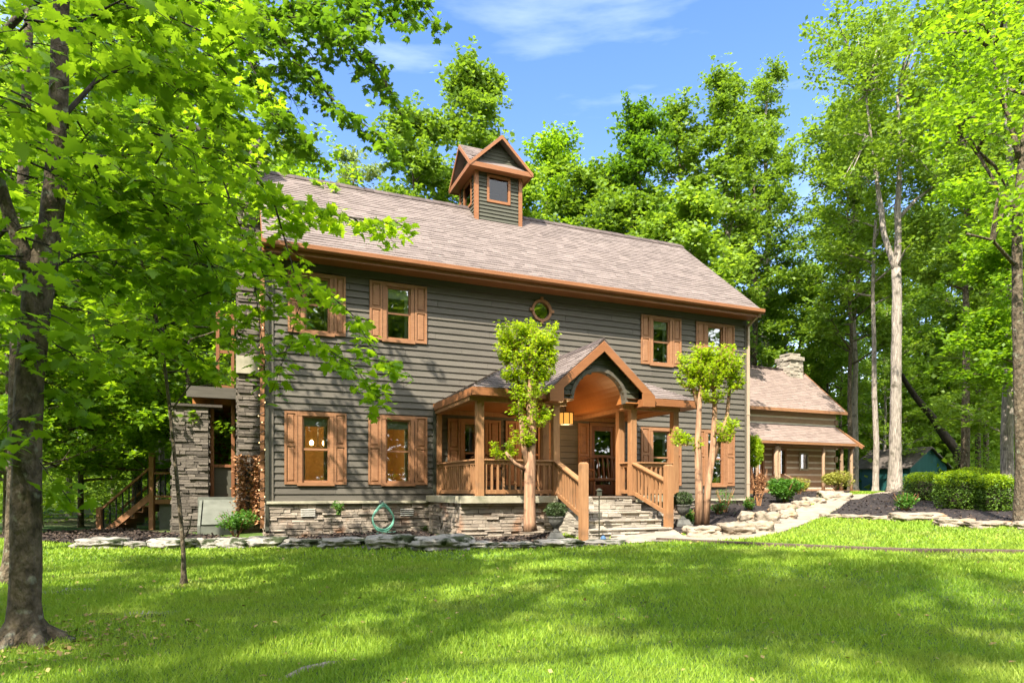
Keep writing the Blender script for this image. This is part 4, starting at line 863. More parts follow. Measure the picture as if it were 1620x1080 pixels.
for i, (x, r) in enumerate(((-6.1, .09), (-4.95, .10), (-4.75, .07), (-1.95, .085), (-.75, .085), (-.05, .07))):
    mb = MB(); pts = [(x + random.uniform(-.03, .03), pe + .25, g0 + .15 + j * .54) for j in range(5)]; mb.tube(pts, [r * random.uniform(.85, 1.15) for _ in pts], 8)
    if i in (1, 4, 5):
        for j in range(5): z_ = g0 + .5 + j * .35; mb.tube([(x, pe + .25, z_), (x + random.choice((-1, 1)) * .16, pe + .2, z_ + .12)], [.03, .014], 5)
    mb.build('pole_post', M['log'], CB, smooth=True)
mb = MB(); mb.box(-6.4, .2, pe + .02, -.1, g0 - .1, g0 + .16); mb.build('porch_floor', M['cedar'], CB)
mb = MB(); mb.tube([(-4.5, pe + .2, g0 + .9), (-3.7, pe - .1, g0 + .45)], .04, 6); mb.build('stick_rail', M['log'], CB)
mb = MB(); mb.box(-2.55, -1.95, -.16, -.12, 2.15, 3.05); fr_ = mb.build('notice_frame', M['cap'], CB); mb = MB(); mb.box(-2.46, -2.04, -.17, -.161, 2.25, 2.95); mb.build('pane', M['glass'], fr_)
def cab_chim():
    mb = MB(); x0, x1, y0, y1 = -1.12, -.22, RY - .55, RY + .35
    stone_block(mb, x0, x1, y0, y1, 6.4, 8.1, hmin=.08, hmax=.15); mb.box(x0 + .05, x1 - .05, y0 + .05, y1 - .05, 6.4, 8.05, 1); stone_block(mb, x0 - .06, x1 + .06, y0 - .06, y1 + .06, 8.1, 8.3, hmin=.08, hmax=.1); stone_block(mb, x0 + .1, x1 - .1, y0 + .1, y1 - .1, 8.3, 8.5, hmin=.08, hmax=.1)
    return mb.build('chimney', [M['stone_grey'], M['mortar']], CB)
cab_chim()

# ================================================================== SHED
sp0 = at(1440, 778, 48); SH_ = empty('garden_shed', (sp0.x, sp0.y, sp0.z), R(25)); tag(SH_, 'small dark teal garden shed with low gabled roof behind the pale tree trunks', 'shed')
L_, G_, hw_ = 4.6, 4.4, 2.08
mb = MB()
for i in range(30):
    a = G_ * i / 30; zt_ = lambda x: hw_ + .62 * (G_ / 2 - abs(x - G_ / 2)); b = G_ * (i + 1) / 30 - .012
    mb.hexa([(a, 0, 0), (b, 0, 0), (b, .05, 0), (a, .05, 0), (a, 0, zt_(a)), (b, 0, zt_(b)), (b, .05, zt_(b)), (a, .05, zt_(a))])
for i in range(30):
    a = L_ * i / 30; b = L_ * (i + 1) / 30 - .012; mb.box(0, .05, a + .001, b, 0, hw_)
mb.box(.03, G_ - .03, .03, L_, 0, hw_ - .02); mb.build('wall', M['teal'], SH_)
mb = MB()
for sg, e in ((1, -.3), (-1, G_ + .3)):
    dx = G_ / 2 + .3; shingles(mb, (e, -.25, hw_ - .19), (0, 1, 0), (sg, 0, .62), L_ + .5, dx * math.hypot(1, .62), exp=.2)
    mb.hexa([(e, -.25, hw_ - .29), (e, L_ + .25, hw_ - .29), (G_ / 2, L_ + .25, hw_ - .29 + dx * .62), (G_ / 2, -.25, hw_ - .29 + dx * .62), (e, -.25, hw_ - .20), (e, L_ + .25, hw_ - .20), (G_ / 2, L_ + .25, hw_ - .2 + dx * .62), (G_ / 2, -.25, hw_ - .2 + dx * .62)], 0, .2)
mb.build('roof', M['shingle3'], SH_)
mb = MB(); mb.box(G_ / 2 - .28, G_ / 2 + .28, 1.6, 2.3, 3.3, 3.72); mb.hexa([(G_ / 2 - .38, 1.5, 3.72), (G_ / 2 + .38, 1.5, 3.72), (G_ / 2 + .38, 2.4, 3.72), (G_ / 2 - .38, 2.4, 3.72), (G_ / 2 - .1, 1.8, 3.88), (G_ / 2 + .1, 1.8, 3.88), (G_ / 2 + .1, 2.1, 3.88), (G_ / 2 - .1, 2.1, 3.88)]); mb.build('roof_vent', M['teal2'], SH_)
mb = MB(); mb.box(-.04, .01, .55, 1.15, .95, 1.75); shw = mb.build('window', M['teal2'], SH_)
for i in range(2):
    for j in range(3): MB().box(-.05, -.041, .60 + i * .27, .83 + i * .27, 1.0 + j * .25, 1.21 + j * .25).build('pane', M['glass'], shw)
mb = MB(); mb.box(-.04, .01, 3.0, 3.9, .05, 1.9); mb.build('door', M['teal2'], SH_)

# ================================================================== ROCKS
def rock(px0, px1, yt, yb, m, label, group, seed, depth=.8, moss=None):
    rs = random.Random(seed); c = G((px0 + px1) / 2, yb); Y = c.y; w = (px1 - px0) / FPX * Y * 1.06; h = (yb - yt) / FPX * Y * 1.0
    import bmesh
    bm = bmesh.new(); bmesh.ops.create_icosphere(bm, subdivisions=4, radius=1); off = Vector((rs.uniform(0, 50), rs.uniform(0, 50), 0))
    dp = min(max(w * depth * .5, h * .9), .75)
    for v in bm.verts:
        p = v.co.copy(); q = 1.0 / max(1e-6, (abs(p.x) ** 5 + abs(p.y) ** 5 + abs(p.z) ** 5) ** (1 / 5)); p = p * q
        n1 = noise.noise(p * 1.3 + off); n2 = noise.noise(p * 3.5 + off) ; n3 = noise.noise(p * 9 + off)
        st = .035 * math.sin(p.z * 9 + n1 * 4)
        n4 = abs(noise.noise(p * 2.2 - off)); p = p * (.93 + .20 * n1 + .10 * n2 + .05 * n3 - .22 * n4) + Vector((p.x, p.y, 0)) * st
        if p.z > 0: p.z = p.z * (.92 + .25 * n1)
        v.co = Vector((p.x * w / 2, p.y * dp, p.z * h * .62))
    me = bpy.data.meshes.new('boulder'); bm.to_mesh(me); bm.free(); me.polygons.foreach_set('use_smooth', [True] * len(me.polygons)); me.materials.append(m)
    o = bpy.data.objects.new('boulder', me); col.objects.link(o); o.location = (c.x, c.y + dp * .55, c.z + h * .36); o.rotation_euler = (0, 0, rs.uniform(-.12, .12)); tag(o, label, 'boulder', group)
    return o
GA_ = 'limestone boulders edging the front bed'
RL = [((113, 192, 850, 868), 'leftmost grey boulder of the bed edging, by the deck staircase'), ((186, 236, 856, 868), 'low dark mossy boulder near the left end of the bed edging'), ((228, 304, 851, 869), 'long grey boulder left of the thin sapling in the edging'),
      ((298, 345, 849, 868), 'grey boulder right behind the thin sapling'), ((338, 390, 849, 868), 'mossy boulder in the edging below the grey cellar hatch'), ((382, 450, 848, 867), 'pale long boulder below the left corner of the house'),
      ((444, 508, 852, 868), 'flat mossy boulder below the first ground floor window'), ((500, 584, 851, 868), 'low pale boulder between the two left windows'), ((578, 655, 845, 869), 'rounded boulder with yellow moss on top below the hose'),
      ((648, 750, 847, 870), 'largest pale boulder with dark moss patches below the left porch corner'), ((742, 795, 857, 869), 'small flat stone in the edging left of the porch tree'), ((786, 852, 857, 869), 'flat grey stone in the edging in front of the porch tree'),
      ((850, 926, 853, 867), 'pale flat stone in the edging below the left topiary urn'), ((920, 996, 855, 864), 'thin pale slab in front of the stone steps')]
for i, (q, lb) in enumerate(RL): rock(*q, M['rock'], lb, GA_, 100 + i)
GB_ = 'pale sandstone boulders retaining the bed along the path'
RB = [((1088, 1146, 830, 850), 'round pale boulder at the foot of the right topiary tree'), ((1142, 1196, 825, 847), 'flat topped pale boulder, second from the porch along the path'), ((1172, 1200, 808, 828), 'upright pale boulder behind the second path boulder'),
      ((1184, 1226, 823, 842), 'brown stained boulder at the bend of the path'), ((1196, 1236, 808, 830), 'grey flat boulder above the bend of the path'), ((1222, 1260, 795, 815), 'bright boulder midway along the path'), ((1234, 1262, 806, 822), 'small brown boulder at the path edge midway'),
      ((1256, 1284, 790, 804), 'pale boulder near the green shrub by the path'), ((1276, 1308, 785, 798), 'long low boulder below the gold shrub along the path'), ((1303, 1350, 775, 792), 'farthest pale boulder at the far end of the path wall')]
for i, (q, lb) in enumerate(RB): rock(*q, M['rock_lit'], lb, GB_, 150 + i, .9)
GC_ = 'flat pale stones edging the right hand bed'
RC = [((1302, 1337, 812, 820), 'small flat stone where the right bed meets the path'), ((1333, 1378, 813, 821), 'low thin stone, second along the right bed edge'), ((1373, 1424, 815, 823), 'low whitish stone below the small shrub'), ((1420, 1505, 810, 825), 'broad white flat stone in the middle of the right bed edge'),
      ((1488, 1545, 819, 833), 'brownish flat stone right of the broad white stone'), ((1534, 1608, 823, 834), 'long flat stone below the clipped hedges'), ((1612, 1660, 822, 837), 'stone at the right picture edge by the tree foot')]
for i, (q, lb) in enumerate(RC): rock(*q, M['rock_lit'], lb, GC_, 170 + i, .7)
rock(1499, 1522, 748, 762, M['rock_lit'], 'pinkish boulder behind the hedges by the tree trunks', 'boulder in the wood', 190)
for q, lb in (((180, 268, 964, 977), 'grey flagstone sunk in the lawn below the sapling'), ((50, 132, 924, 940), 'long grey flagstone in the grass beside the big maple'), ((-20, 30, 945, 958), 'flagstone at the left picture edge beside the big maple')):
    r_ = rock(*q, M['rock'], lb, 'flagstones in the lawn', 200 + q[0]); r_.name = 'flagstone'; r_['category'] = 'flagstone'; r_.location.z = gz(r_.location.x, r_.location.y) + .0; r_.scale.z = .45
# surface root in the lawn
mb = MB(); mb.tube([G(438, 1082) + Vector((0, 0, .0)), G(480, 1066) + Vector((0, 0, .02)), G(520, 1055) + Vector((0, 0, .015)), G(560, 1043) + Vector((0, 0, -.02))], [.02, .028, .022, .008], 8, wob=.1); o = mb.build('tree_root', M['path'], smooth=True); tag(o, 'pale surface root showing in the lawn at the bottom edge', 'root')
# timber edging along the lower lawn
tp_ = [G(*q) for q in ((1040, 855.5), (1100, 859), (1160, 862), (1250, 866), (1340, 870), (1440, 874), (1540, 876), (1640, 877.5), (1760, 879))]
ed = empty('timber_edging', tuple(tp_[0])); tag(ed, 'long weathered timber edging between the lower and upper lawn', 'edging')
for a, b in zip(tp_[:-1], tp_[1:]):
    mb = MB(); a_ = a - tp_[0]; b_ = b - tp_[0]; mb.bar(a_ + Vector((0, 0, .005)), b_ + Vector((0, 0, .005)), .10, .12); mb.build('timber', M['timber'], ed, bevel=.01)

# ================================================================== HEDGES, SHRUBS, PLANTS
def hedge(px0, px1, yt, yb, label, group, seed, n=5200, Y=None, name='clipped_hedge', size=.045):
    c = G((px0 + px1) / 2, yb) if Y is None else Vector((((px0 + px1) / 2 - CXP) / FPX * Y, Y, EZ + (HY - yb) / FPX * Y))
    Y = c.y; w = (px1 - px0) / FPX * Y; h = (yb - yt) / FPX * Y; r = empty(name, (c.x, c.y + w * .40, c.z)); tag(r, label, 'hedge', group)
    blob('foliage', r, (0, 0, h * .50), (w / 2, w * .42, h * .52), n, size, M['leaf_box'], seed, .74, power=3.2)
    blob('sunlit_growth', r, (0, 0, h * .86), (w * .47, w * .40, h * .24), n // 2, size, M['leaf_crape'], seed + 50, .6, power=2.6)  # brighter top shell: fresh leaves with the sunlight put into their colour
    mb = MB(); mb.lathe([(w * .2, .03), (w * .30, h * .25), (w * .32, h * .6), (w * .27, h * .78), (.02, h * .82)], n=14); mb.build('branches', M['bark_dark'], r, smooth=True)
    return r
GH = 'clipped boxwood hedges in the right bed'
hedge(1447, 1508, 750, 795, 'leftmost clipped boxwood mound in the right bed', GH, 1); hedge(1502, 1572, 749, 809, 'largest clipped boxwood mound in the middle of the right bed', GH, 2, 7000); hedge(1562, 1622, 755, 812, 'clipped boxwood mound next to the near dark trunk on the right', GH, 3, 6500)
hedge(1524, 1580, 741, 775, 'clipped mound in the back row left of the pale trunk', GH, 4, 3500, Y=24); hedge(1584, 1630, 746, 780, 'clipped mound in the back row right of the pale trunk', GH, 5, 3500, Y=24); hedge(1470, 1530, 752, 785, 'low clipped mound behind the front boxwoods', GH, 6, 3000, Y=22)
def shrub(px0, px1, yt, yb, label, m, seed, n=1800, Y=None, size=.06, stems=True, name='shrub', shell=.3, updev=.8, group=None, stemm='leaf_dry'):
    c = G((px0 + px1) / 2, yb) if Y is None else Vector((((px0 + px1) / 2 - CXP) / FPX * Y, Y, EZ + (HY - yb) / FPX * Y))
    Y = c.y; w = (px1 - px0) / FPX * Y; h = (yb - yt) / FPX * Y; rs = random.Random(seed); r = empty(name, tuple(c)); tag(r, label, name.replace('_', ' '), group)
    k = max(3, int(5 + w * 3)); nr = np.random.RandomState(seed); cen = []; rad = []
    for i in range(k):
        a = rs.uniform(0, 6.3); q = rs.uniform(0, .55); cen.append((math.cos(a) * q * w * .5, math.sin(a) * q * w * .4, h * rs.uniform(.35, .72))); rad.append((w * rs.uniform(.22, .34), w * rs.uniform(.2, .3), h * rs.uniform(.2, .32)))
    C = clumps(cen, rad, [n // k] * k, nr, shell); leaves('foliage', C, size, M[m], r, seed, updev=updev)
    mb = MB()
    for i in range(12):
        a = rs.uniform(0, 6.3); mb.tube([(rs.uniform(-.04, .04), rs.uniform(-.04, .04), -.02), (math.cos(a) * w * .2, math.sin(a) * w * .18, h * .4), (math.cos(a) * w * .42, math.sin(a) * w * .36, h * rs.uniform(.7, 1.0))], [.012, .008, .003], 4, cap=False)
    mb.build('stems', M[stemm], r); return r
shrub(1212, 1268, 753, 796, 'rounded bright green shrub in front of the cabin porch', 'leaf_ivy', 11, 4200, size=.075)
shrub(1246, 1283, 750, 783, 'yellow green shrub between the green shrub and the cabin steps', 'leaf_gold', 12, 2200, size=.06)
shrub(1294, 1348, 744, 775, 'golden clipped shrub at the right end of the cabin porch', 'leaf_gold', 13, 4200, Y=29.5, size=.07, shell=.6)
shrub(1408, 1455, 776, 810, 'small yellow green shrub with bare tips in the right bed', 'leaf_ivy', 14, 900, size=.06, shell=.1)
shrub(1186, 1216, 740, 802, 'brown dry ornamental shrub under the slim evergreen', 'leaf_dry', 15, 700, size=.05, shell=.1)
shrub(1174, 1196, 783, 808, 'small green plant at the right corner of the house', 'leaf_ivy', 16, 700, size=.05)
shrub(1128, 1165, 770, 812, 'tall airy plant with pale stems under the right windows', 'leaf_fern', 17, 350, size=.045, shell=.0)
shrub(1124, 1150, 795, 815, 'low green plant under the airy tall plant', 'leaf_ivy', 171, 600, size=.045)
shrub(1076, 1104, 800, 832, 'leafy plant behind the right topiary urn', 'leaf_ivy', 18, 700, size=.05)
shrub(338, 408, 800, 852, 'light green bush beside the dried vine at the chimney', 'leaf_ivy', 19, 1500, Y=13.6, size=.055, shell=.1)
shrub(700, 760, 790, 838, 'bare twiggy plant against the left side of the porch base', 'leaf_dry', 20, 60, size=.03, shell=.0)
shrub(760, 800, 795, 838, 'second bare twiggy plant against the porch base nearer the tree', 'leaf_dry', 21, 50, size=.03, shell=.0)
for i, (a, b, c, d, lb) in enumerate(((482, 508, 828, 842, 'small green tuft below the first ground floor window'), (548, 568, 829, 843, 'small green tuft left of the hose'), (608, 630, 818, 842, 'green plant just right of the hose'), (656, 680, 828, 842, 'green tuft left of the dark downspout'), (700, 722, 828, 842, 'green tuft at the left foot of the porch base'), (426, 446, 826, 846, 'green tuft at the left corner of the house'), (524, 546, 792, 812, 'light green fern growing high on the foundation wall'), (770, 784, 826, 840, 'tiny green tuft between the porch base and the tree'))):
    shrub(a, b, c, d, lb, 'leaf_fern', 30 + i, 260, size=.05, name='plant', shell=.0, group='small plants along the foundation', stemm='leaf_fern', Y=None if i != 6 else 13.75)
# slim evergreen
c = G(1199, 792); r = empty('evergreen_shrub', (c.x, c.y + .3, c.z)); tag(r, 'slim conical evergreen at the house corner in front of the cabin', 'evergreen')
Yc = c.y; blob('foliage', r, (0, 0, (792 - 713) / FPX * Yc), (13 / FPX * Yc, 13 / FPX * Yc, 26 / FPX * Yc), 4200, .06, M['leaf_crape'], 4, .6); MB().tube([(0, 0, 0), (.03, 0, .6), (0, 0, 1.2)], [.05, .04, .02], 8).build('trunk', M['bark_dark'], r)
# dried vine on the chimney
r = empty('dried_vine', tuple(W(-.40, -2.15, .25)), HP); tag(r, 'brown dried vine climbing the lower chimney', 'vine'); rs_ = np.random.RandomState(3)
C = np.concatenate([np.stack([rs_.normal(x, .07, 900), rs_.normal(-.08, .04, 900), rs_.uniform(.1, 1.75, 900)], -1) for x in (-.17, .17)]); leaves('foliage', C, .08, M['leaf_dry'], r, 2, updev=1.6)
mb = MB()
for x in (-.2, -.1, .1, .2): mb.tube([(x + .04 * math.sin(i * 1.3 + x * 9), .0, i * .2) for i in range(9)], .012, 5)
mb.build('stems', M['bark_dark'], r)
# two pruned crape myrtles
def crape(name, stems, crowns, Y, label, seed):
    b = at(stems[0][0][0], stems[0][0][1], Y); r = empty(name, tuple(b)); tag(r, label, 'tree', 'pruned crape myrtles in front of the porch'); mb = MB()
    for st in stems: mb.tube([at(x, y, Y + dy) - b for x, y, w, dy in st], [w / 2 / FPX * Y for x, y, w, dy in st], 10, wob=.05)
    mb.build('trunk', M['bark_crape'], r, smooth=True)
    rs = np.random.RandomState(seed); C = []
    tw = MB(); rd = random.Random(seed)
    for x, y, rx, ry, n in crowns:
        c = at(x, y, Y) - b; RX = rx / FPX * Y * 1.12; RZ = ry / FPX * Y * 1.12; o_ = c + Vector((0, 0, -RZ * .75))
        for i in range(max(5, n // 26)):
            a_ = rd.uniform(0, 6.28); q = rd.uniform(.1, 1) ** .6; e = c + Vector((math.cos(a_) * RX * q * 1.05, math.sin(a_) * RX * q * .95, RZ * rd.uniform(-.5, 1.15) * (1 - .35 * q)))
            st = o_ + Vector((math.cos(a_) * RX * .18, math.sin(a_) * RX * .18, 0)); md = st.lerp(e, .55) + Vector((math.cos(a_), math.sin(a_), 0)) * RX * .12; tw.tube([st, md, e], [.006, .004, .0015], 4, cap=False)
            k = rd.randint(26, 48); t = rs.uniform(.2, 1.05, (k, 1)); P0, P1, P2_ = (np.array(v) for v in (st, md, e)); C.append((1 - t) ** 2 * P0 + 2 * t * (1 - t) * P1 + t * t * P2_ + rs.normal(0, .028, (k, 3)))
    tw.build('twigs', M['bark_crape'], r)
    leaves('crown', np.concatenate(C), .060, M['leaf_crape'], r, seed, updev=.8, svar=.5)
    return r
crape('crape_myrtle', [[(839, 840, 24, 0), (838, 826, 19, 0), (838, 780, 18, 0), (838, 740, 18, 0), (842, 700, 11, .05), (844, 640, 8, .1), (849, 590, 6, .12), (854, 555, 5, .1)], [(836, 742, 12, 0), (828, 700, 9, .0), (824, 650, 8, .04), (818, 600, 6, .1), (812, 572, 3, .12)],
      [(840, 735, 12, 0), (835, 680, 9, .1), (838, 620, 9, .0), (836, 575, 6, 0), (834, 540, 5, 0)], [(836, 745, 9, 0), (815, 733, 6, -.1), (800, 715, 4, -.2)]],
      [(812, 535, 24, 24, 1000), (855, 532, 26, 26, 1100), (834, 556, 34, 30, 1300), (802, 556, 18, 22, 600), (866, 562, 17, 22, 600), (835, 522, 22, 12, 500), (845, 588, 28, 20, 700), (812, 590, 18, 16, 400), (820, 640, 16, 20, 240), (838, 615, 30, 22, 620), (845, 655, 28, 22, 620), (826, 690, 20, 18, 280), (797, 712, 22, 17, 420), (850, 585, 26, 14, 300)], 12.6, 'pruned crape myrtle with a pom-pom crown left of the porch steps', 51)
crape('crape_myrtle', [[(1106, 830, 15, 0), (1106, 780, 12, 0), (1104, 700, 10, -.05), (1106, 650, 8, -.05), (1108, 610, 6, 0), (1098, 585, 4, 0)], [(1116, 829, 13, .1), (1120, 770, 11, .1), (1128, 710, 10, .1), (1131, 650, 8, .15), (1129, 600, 6, .1), (1126, 575, 4, .1)],
      [(1124, 740, 9, .1), (1150, 660, 6, .2), (1156, 600, 5, .2)], [(1106, 650, 7, 0), (1097, 615, 5, 0), (1090, 590, 4, 0)]],
      [(1098, 575, 25, 26, 1200), (1150, 578, 26, 28, 1300), (1124, 592, 34, 28, 1400), (1124, 560, 32, 18, 1000), (1086, 598, 14, 18, 400), (1162, 602, 14, 16, 400), (1128, 622, 26, 18, 420), (1104, 612, 20, 16, 300), (1086, 692, 20, 15, 420), (1148, 682, 16, 22, 400), (1105, 700, 12, 14, 150), (1158, 668, 12, 8, 100)], 13.7, 'pruned crape myrtle with a pom-pom crown right of the porch steps', 52)

# ================================================================== TREES
PROTO = {}
def place(o, px, Y, label=None, group=None, sc=1.0, rz=0.0, cat='tree', scz=None, base=None):
    X = (px - CXP) / FPX * Y; o.location = (X, Y, (gz(X, Y) if base is None else base) - .05); o.rotation_euler = (0, 0, rz); o.scale = (sc, sc, scz or sc)
    tag(o, label, cat, group); return o
def sky_tree(px, top, wpx, Y, label, seed, **k):
    X = (px - CXP) / FPX * Y; g = gz(X, Y); Hh = EZ + (HY - top) / FPX * Y - g; Rc = wpx / 2 / FPX * Y
    t = grow(seed, Hh, k.pop('cb', Hh * .38), Rc * .86, k.pop('r0', .012 * Hh + .05), **k); return place(t, px, Y, label, k.get('group'))
GBK = 'tall trees behind the house'
def T(*a, **k):
    k['up'] = k.get('up', .6) * .62; k['per'] = int(k['per'] * 1.15); k['clr'] = k['clr'] * 1.12; k['prof'] = k.get('prof', 'oval'); t = sky_tree(*a, **k); t['group'] = GBK; return t
T(745, 88, 150, 33, 'tallest round topped tree directly behind the cupola', 1, nl=24, per=100, leaf=.24, clr=.85, up=.75, bark='bark_dark')
T(652, 170, 140, 31, 'leafy tree left of the cupola with bright foliage', 2, nl=24, per=100, leaf=.23, clr=.85, cb=6)
T(866, 200, 130, 33, 'dense tree just right of the cupola', 3, nl=22, per=110, leaf=.20, clr=.85, cb=7, leafmat='leaf_maple')
T(935, 262, 150, 31, 'lower broad tree behind the ridge right of the cupola', 4, nl=22, per=100, leaf=.23, clr=.85, cb=6)
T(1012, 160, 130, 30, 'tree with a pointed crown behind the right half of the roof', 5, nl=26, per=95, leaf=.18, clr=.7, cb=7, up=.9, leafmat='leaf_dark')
T(1075, 158, 120, 33, 'narrow tree between the two tallest crowns at the right of the roof', 6, nl=24, per=80, leaf=.21, clr=.7, cb=7, up=1.0)
T(1150, 92, 120, 31, 'very tall slender tree above the right end of the roof', 7, nl=26, per=60, leaf=.20, clr=.62, cb=9, up=1.05, bark='bark_pale')
T(1192, 185, 120, 40, 'middle height tree between the two slender trees at the right of the roof', 80, nl=26, per=85, leaf=.22, clr=.8, cb=6)
T(1212, 95, 120, 42, 'tall open tree with visible rising limbs next to the sky gap', 8, nl=32, per=70, leaf=.20, clr=.60, cb=9, up=1.05, bark='bark_pale')
T(1188, 300, 110, 45, 'lower leafy tree behind the right roof corner', 9, nl=22, per=90, leaf=.2, clr=.75, cb=3)
T(1268, 425, 110, 46, 'distant rounded tree in the sky gap above the cabin', 10, nl=18, per=90, leaf=.28, clr=.9, cb=4, leafmat='leaf_far')
T(1090, 300, 150, 26, 'shorter full tree just behind the right half of the roof', 11, nl=22, per=90, leaf=.2, clr=.75, cb=4, leafmat='leaf_far')
T(995, 300, 150, 27, 'shorter full tree behind the middle of the roof', 12, nl=22, per=90, leaf=.2, clr=.75, cb=4)
T(800, 260, 160, 28, 'lower bushy tree filling in behind the cupola', 13, nl=22, per=90, leaf=.2, clr=.75, cb=4, leafmat='leaf_far')
T(455, 200, 120, 36, 'pale sunlit tree behind the left end of the ridge', 14, nl=20, per=60, leaf=.22, clr=.8, cb=7, leafmat='leaf_pale')
T(556, 218, 110, 38, 'thin pale tree left of the bright leafy tree behind the ridge', 15, nl=18, per=45, leaf=.22, clr=.7, cb=7, leafmat='leaf_pale', up=.9)
GR_ = 'woodland trees on the right'
def T2(*a, **k): t = sky_tree(*a, **k); t['group'] = GR_; return t
T2(1352, 150, 150, 38, 'tall tree at the left edge of the right hand wood', 20, nl=30, per=75, leaf=.21, clr=.75, cb=9, up=.8, r0=.22, bark='bark_pale')
T2(1385, 40, 210, 31, 'pale trunked tree directly left of the big trunk before the shed', 22, nl=30, per=75, leaf=.18, leafmat='leaf_far', clr=.75, cb=9, r0=.15, bark='bark_pale')
T2(1548, -120, 220, 37, 'dark trunked tree behind the hedges reaching past the top edge', 23, nl=30, per=80, leaf=.22, clr=.85, cb=9, r0=.16, bark='bark')
T2(1526, -60, 230, 27, 'shaded grey trunk between the shed and the pale trunk', 24, nl=28, per=80, leaf=.19, clr=.8, cb=8, r0=.18, bark='bark')
T2(1594, -160, 240, 21, 'tall pale shaggy trunk behind the hedges on the right', 25, nl=28, per=80, leaf=.16, clr=.8, cb=8, r0=.20, bark='bark_pale')
T2(1650, 330, 280, 18.5, 'low spreading tree at the right edge with bright layered boughs', 26, nl=26, per=150, leaf=.13, clr=.65, cb=3.2, r0=.12, up=.25, prof='x', leafmat='leaf_maple')
T2(1505, 400, 160, 56, 'lower layered maple behind the shed', 27, nl=24, per=90, leaf=.17, clr=.75, cb=2.5, up=.3, prof='x', leafmat='leaf_maple')
T2(1410, 500, 140, 58, 'young understory tree behind the shed roof', 28, nl=22, per=90, leaf=.2, clr=.8, cb=2, up=.4, leafmat='leaf_far')
T2(1310, 520, 130, 44, 'understory tree behind the cabin porch', 29, nl=22, per=90, leaf=.2, clr=.8, cb=2, up=.4, leafmat='leaf_far')
# the big forked pale trunk in front of the shed
def trunk_tree(name, base, stems, label, group, bark, Y, crown=None, leafm_='leaf_mid', lsz=.2, seed=0, flare=1.5):
    b = at(base[0], base[1], Y); b.z = gz(b.x, b.y) - .05; r = empty(name, tuple(b)); tag(r, label, 'tree', group); mb = MB()
    for st in stems:
        pts = [at(x, y, Y + dy) - b for x, y, w, dy in st]; rad = [w / 2 / FPX * Y for x, y, w, dy in st]
        if st is stems[0]: pts = [Vector((pts[0].x, pts[0].y, 0)), Vector((pts[0].x, pts[0].y, .14 * rad[0] / .15 + .05))] + pts[1:]; rad = [rad[0] * flare, rad[0] * 1.12] + rad[1:]
        # resample for an irregular surface
        P = []; Rr = []
        for i in range(len(pts) - 1):
            m_ = max(1, int((pts[i + 1] - pts[i]).length / .35))
            for j in range(m_): t = j / m_; P.append(pts[i].lerp(pts[i + 1], t)); Rr.append(rad[i] * (1 - t) + rad[i + 1] * t)
        P.append(pts[-1]); Rr.append(rad[-1]); mb.tube(P, Rr, 14, wob=.07)
    mb.build('trunk', M[bark], r, smooth=True)
    if crown:
        rs = np.random.RandomState(seed); rnd = random.Random(seed); cen = []; rr = []; n = []; br = MB(); tips = [at(x, y, Y + dy) - b for st in stems for x, y, w, dy in st[-2:]]
        for x, y, rx, ry, dyy, cnt in crown:
            for i in range(cnt):
                p = at(x + rnd.uniform(-rx, rx), y + rnd.uniform(-ry, ry), Y + rnd.uniform(-dyy, dyy)) - b; cen.append(tuple(p)); q = rnd.uniform(.45, .85); rr.append((q, q, q * .5)); n.append(int(95 * q))
                if i % 3 == 0: t0 = min(tips, key=lambda t: (t - p).length); br.tube([t0, t0.lerp(p, .5) + Vector((0, 0, .2)), p], [.05, .03, .01], 5, cap=False)
        leaves('crown', clumps(cen, rr, n, rs, .1), lsz, M[leafm_], r, seed, updev=.8); br.build('limbs', M[bark], r, smooth=True)
    return r
trunk_tree('hickory_tree', (1416, 773), [[(1416, 773, 20, 0), (1416, 720, 18, 0), (1417, 640, 16, 0), (1418, 560, 15, 0), (1419, 480, 14, 0), (1418, 425, 13, 0)], [(1418, 430, 10, 0), (1408, 400, 9, 0), (1398, 370, 8, 0), (1394, 330, 8, 0), (1386, 280, 6, 0), (1378, 220, 4, .5), (1370, 150, 3, .6)],
    [(1418, 432, 11, 0), (1421, 380, 10, 0), (1420, 330, 9, 0), (1422, 300, 8, 0), (1424, 230, 5, 0), (1420, 150, 3, 0)], [(1422, 345, 6, 0), (1450, 315, 5, .3), (1485, 290, 4, .6), (1510, 280, 3, .8)]],
    'big pale hickory trunk forking high up, in front of the teal shed', GR_, 'bark_pale', 27, [(1400, 130, 80, 130, 3, 90), (1370, 240, 60, 50, 2, 26), (1470, 230, 50, 50, 2, 26), (1330, 90, 50, 60, 2, 24), (1415, 395, 45, 25, 1.5, 5)], 'leaf_mid', .18, 61)
trunk_tree('leaning_tree', (1530, 770), [[(1531, 770, 16, 0), (1515, 715, 14, 0), (1495, 690, 13, 0), (1475, 660, 11, 0), (1450, 630, 9, 0), (1430, 600, 7, 0), (1415, 570, 4, 0)]], 'dark leaning trunk slanting to the left above the shed', GR_, 'bark_dark', 40, [(1425, 560, 40, 30, 2, 14)], 'leaf_far', .2, 62)
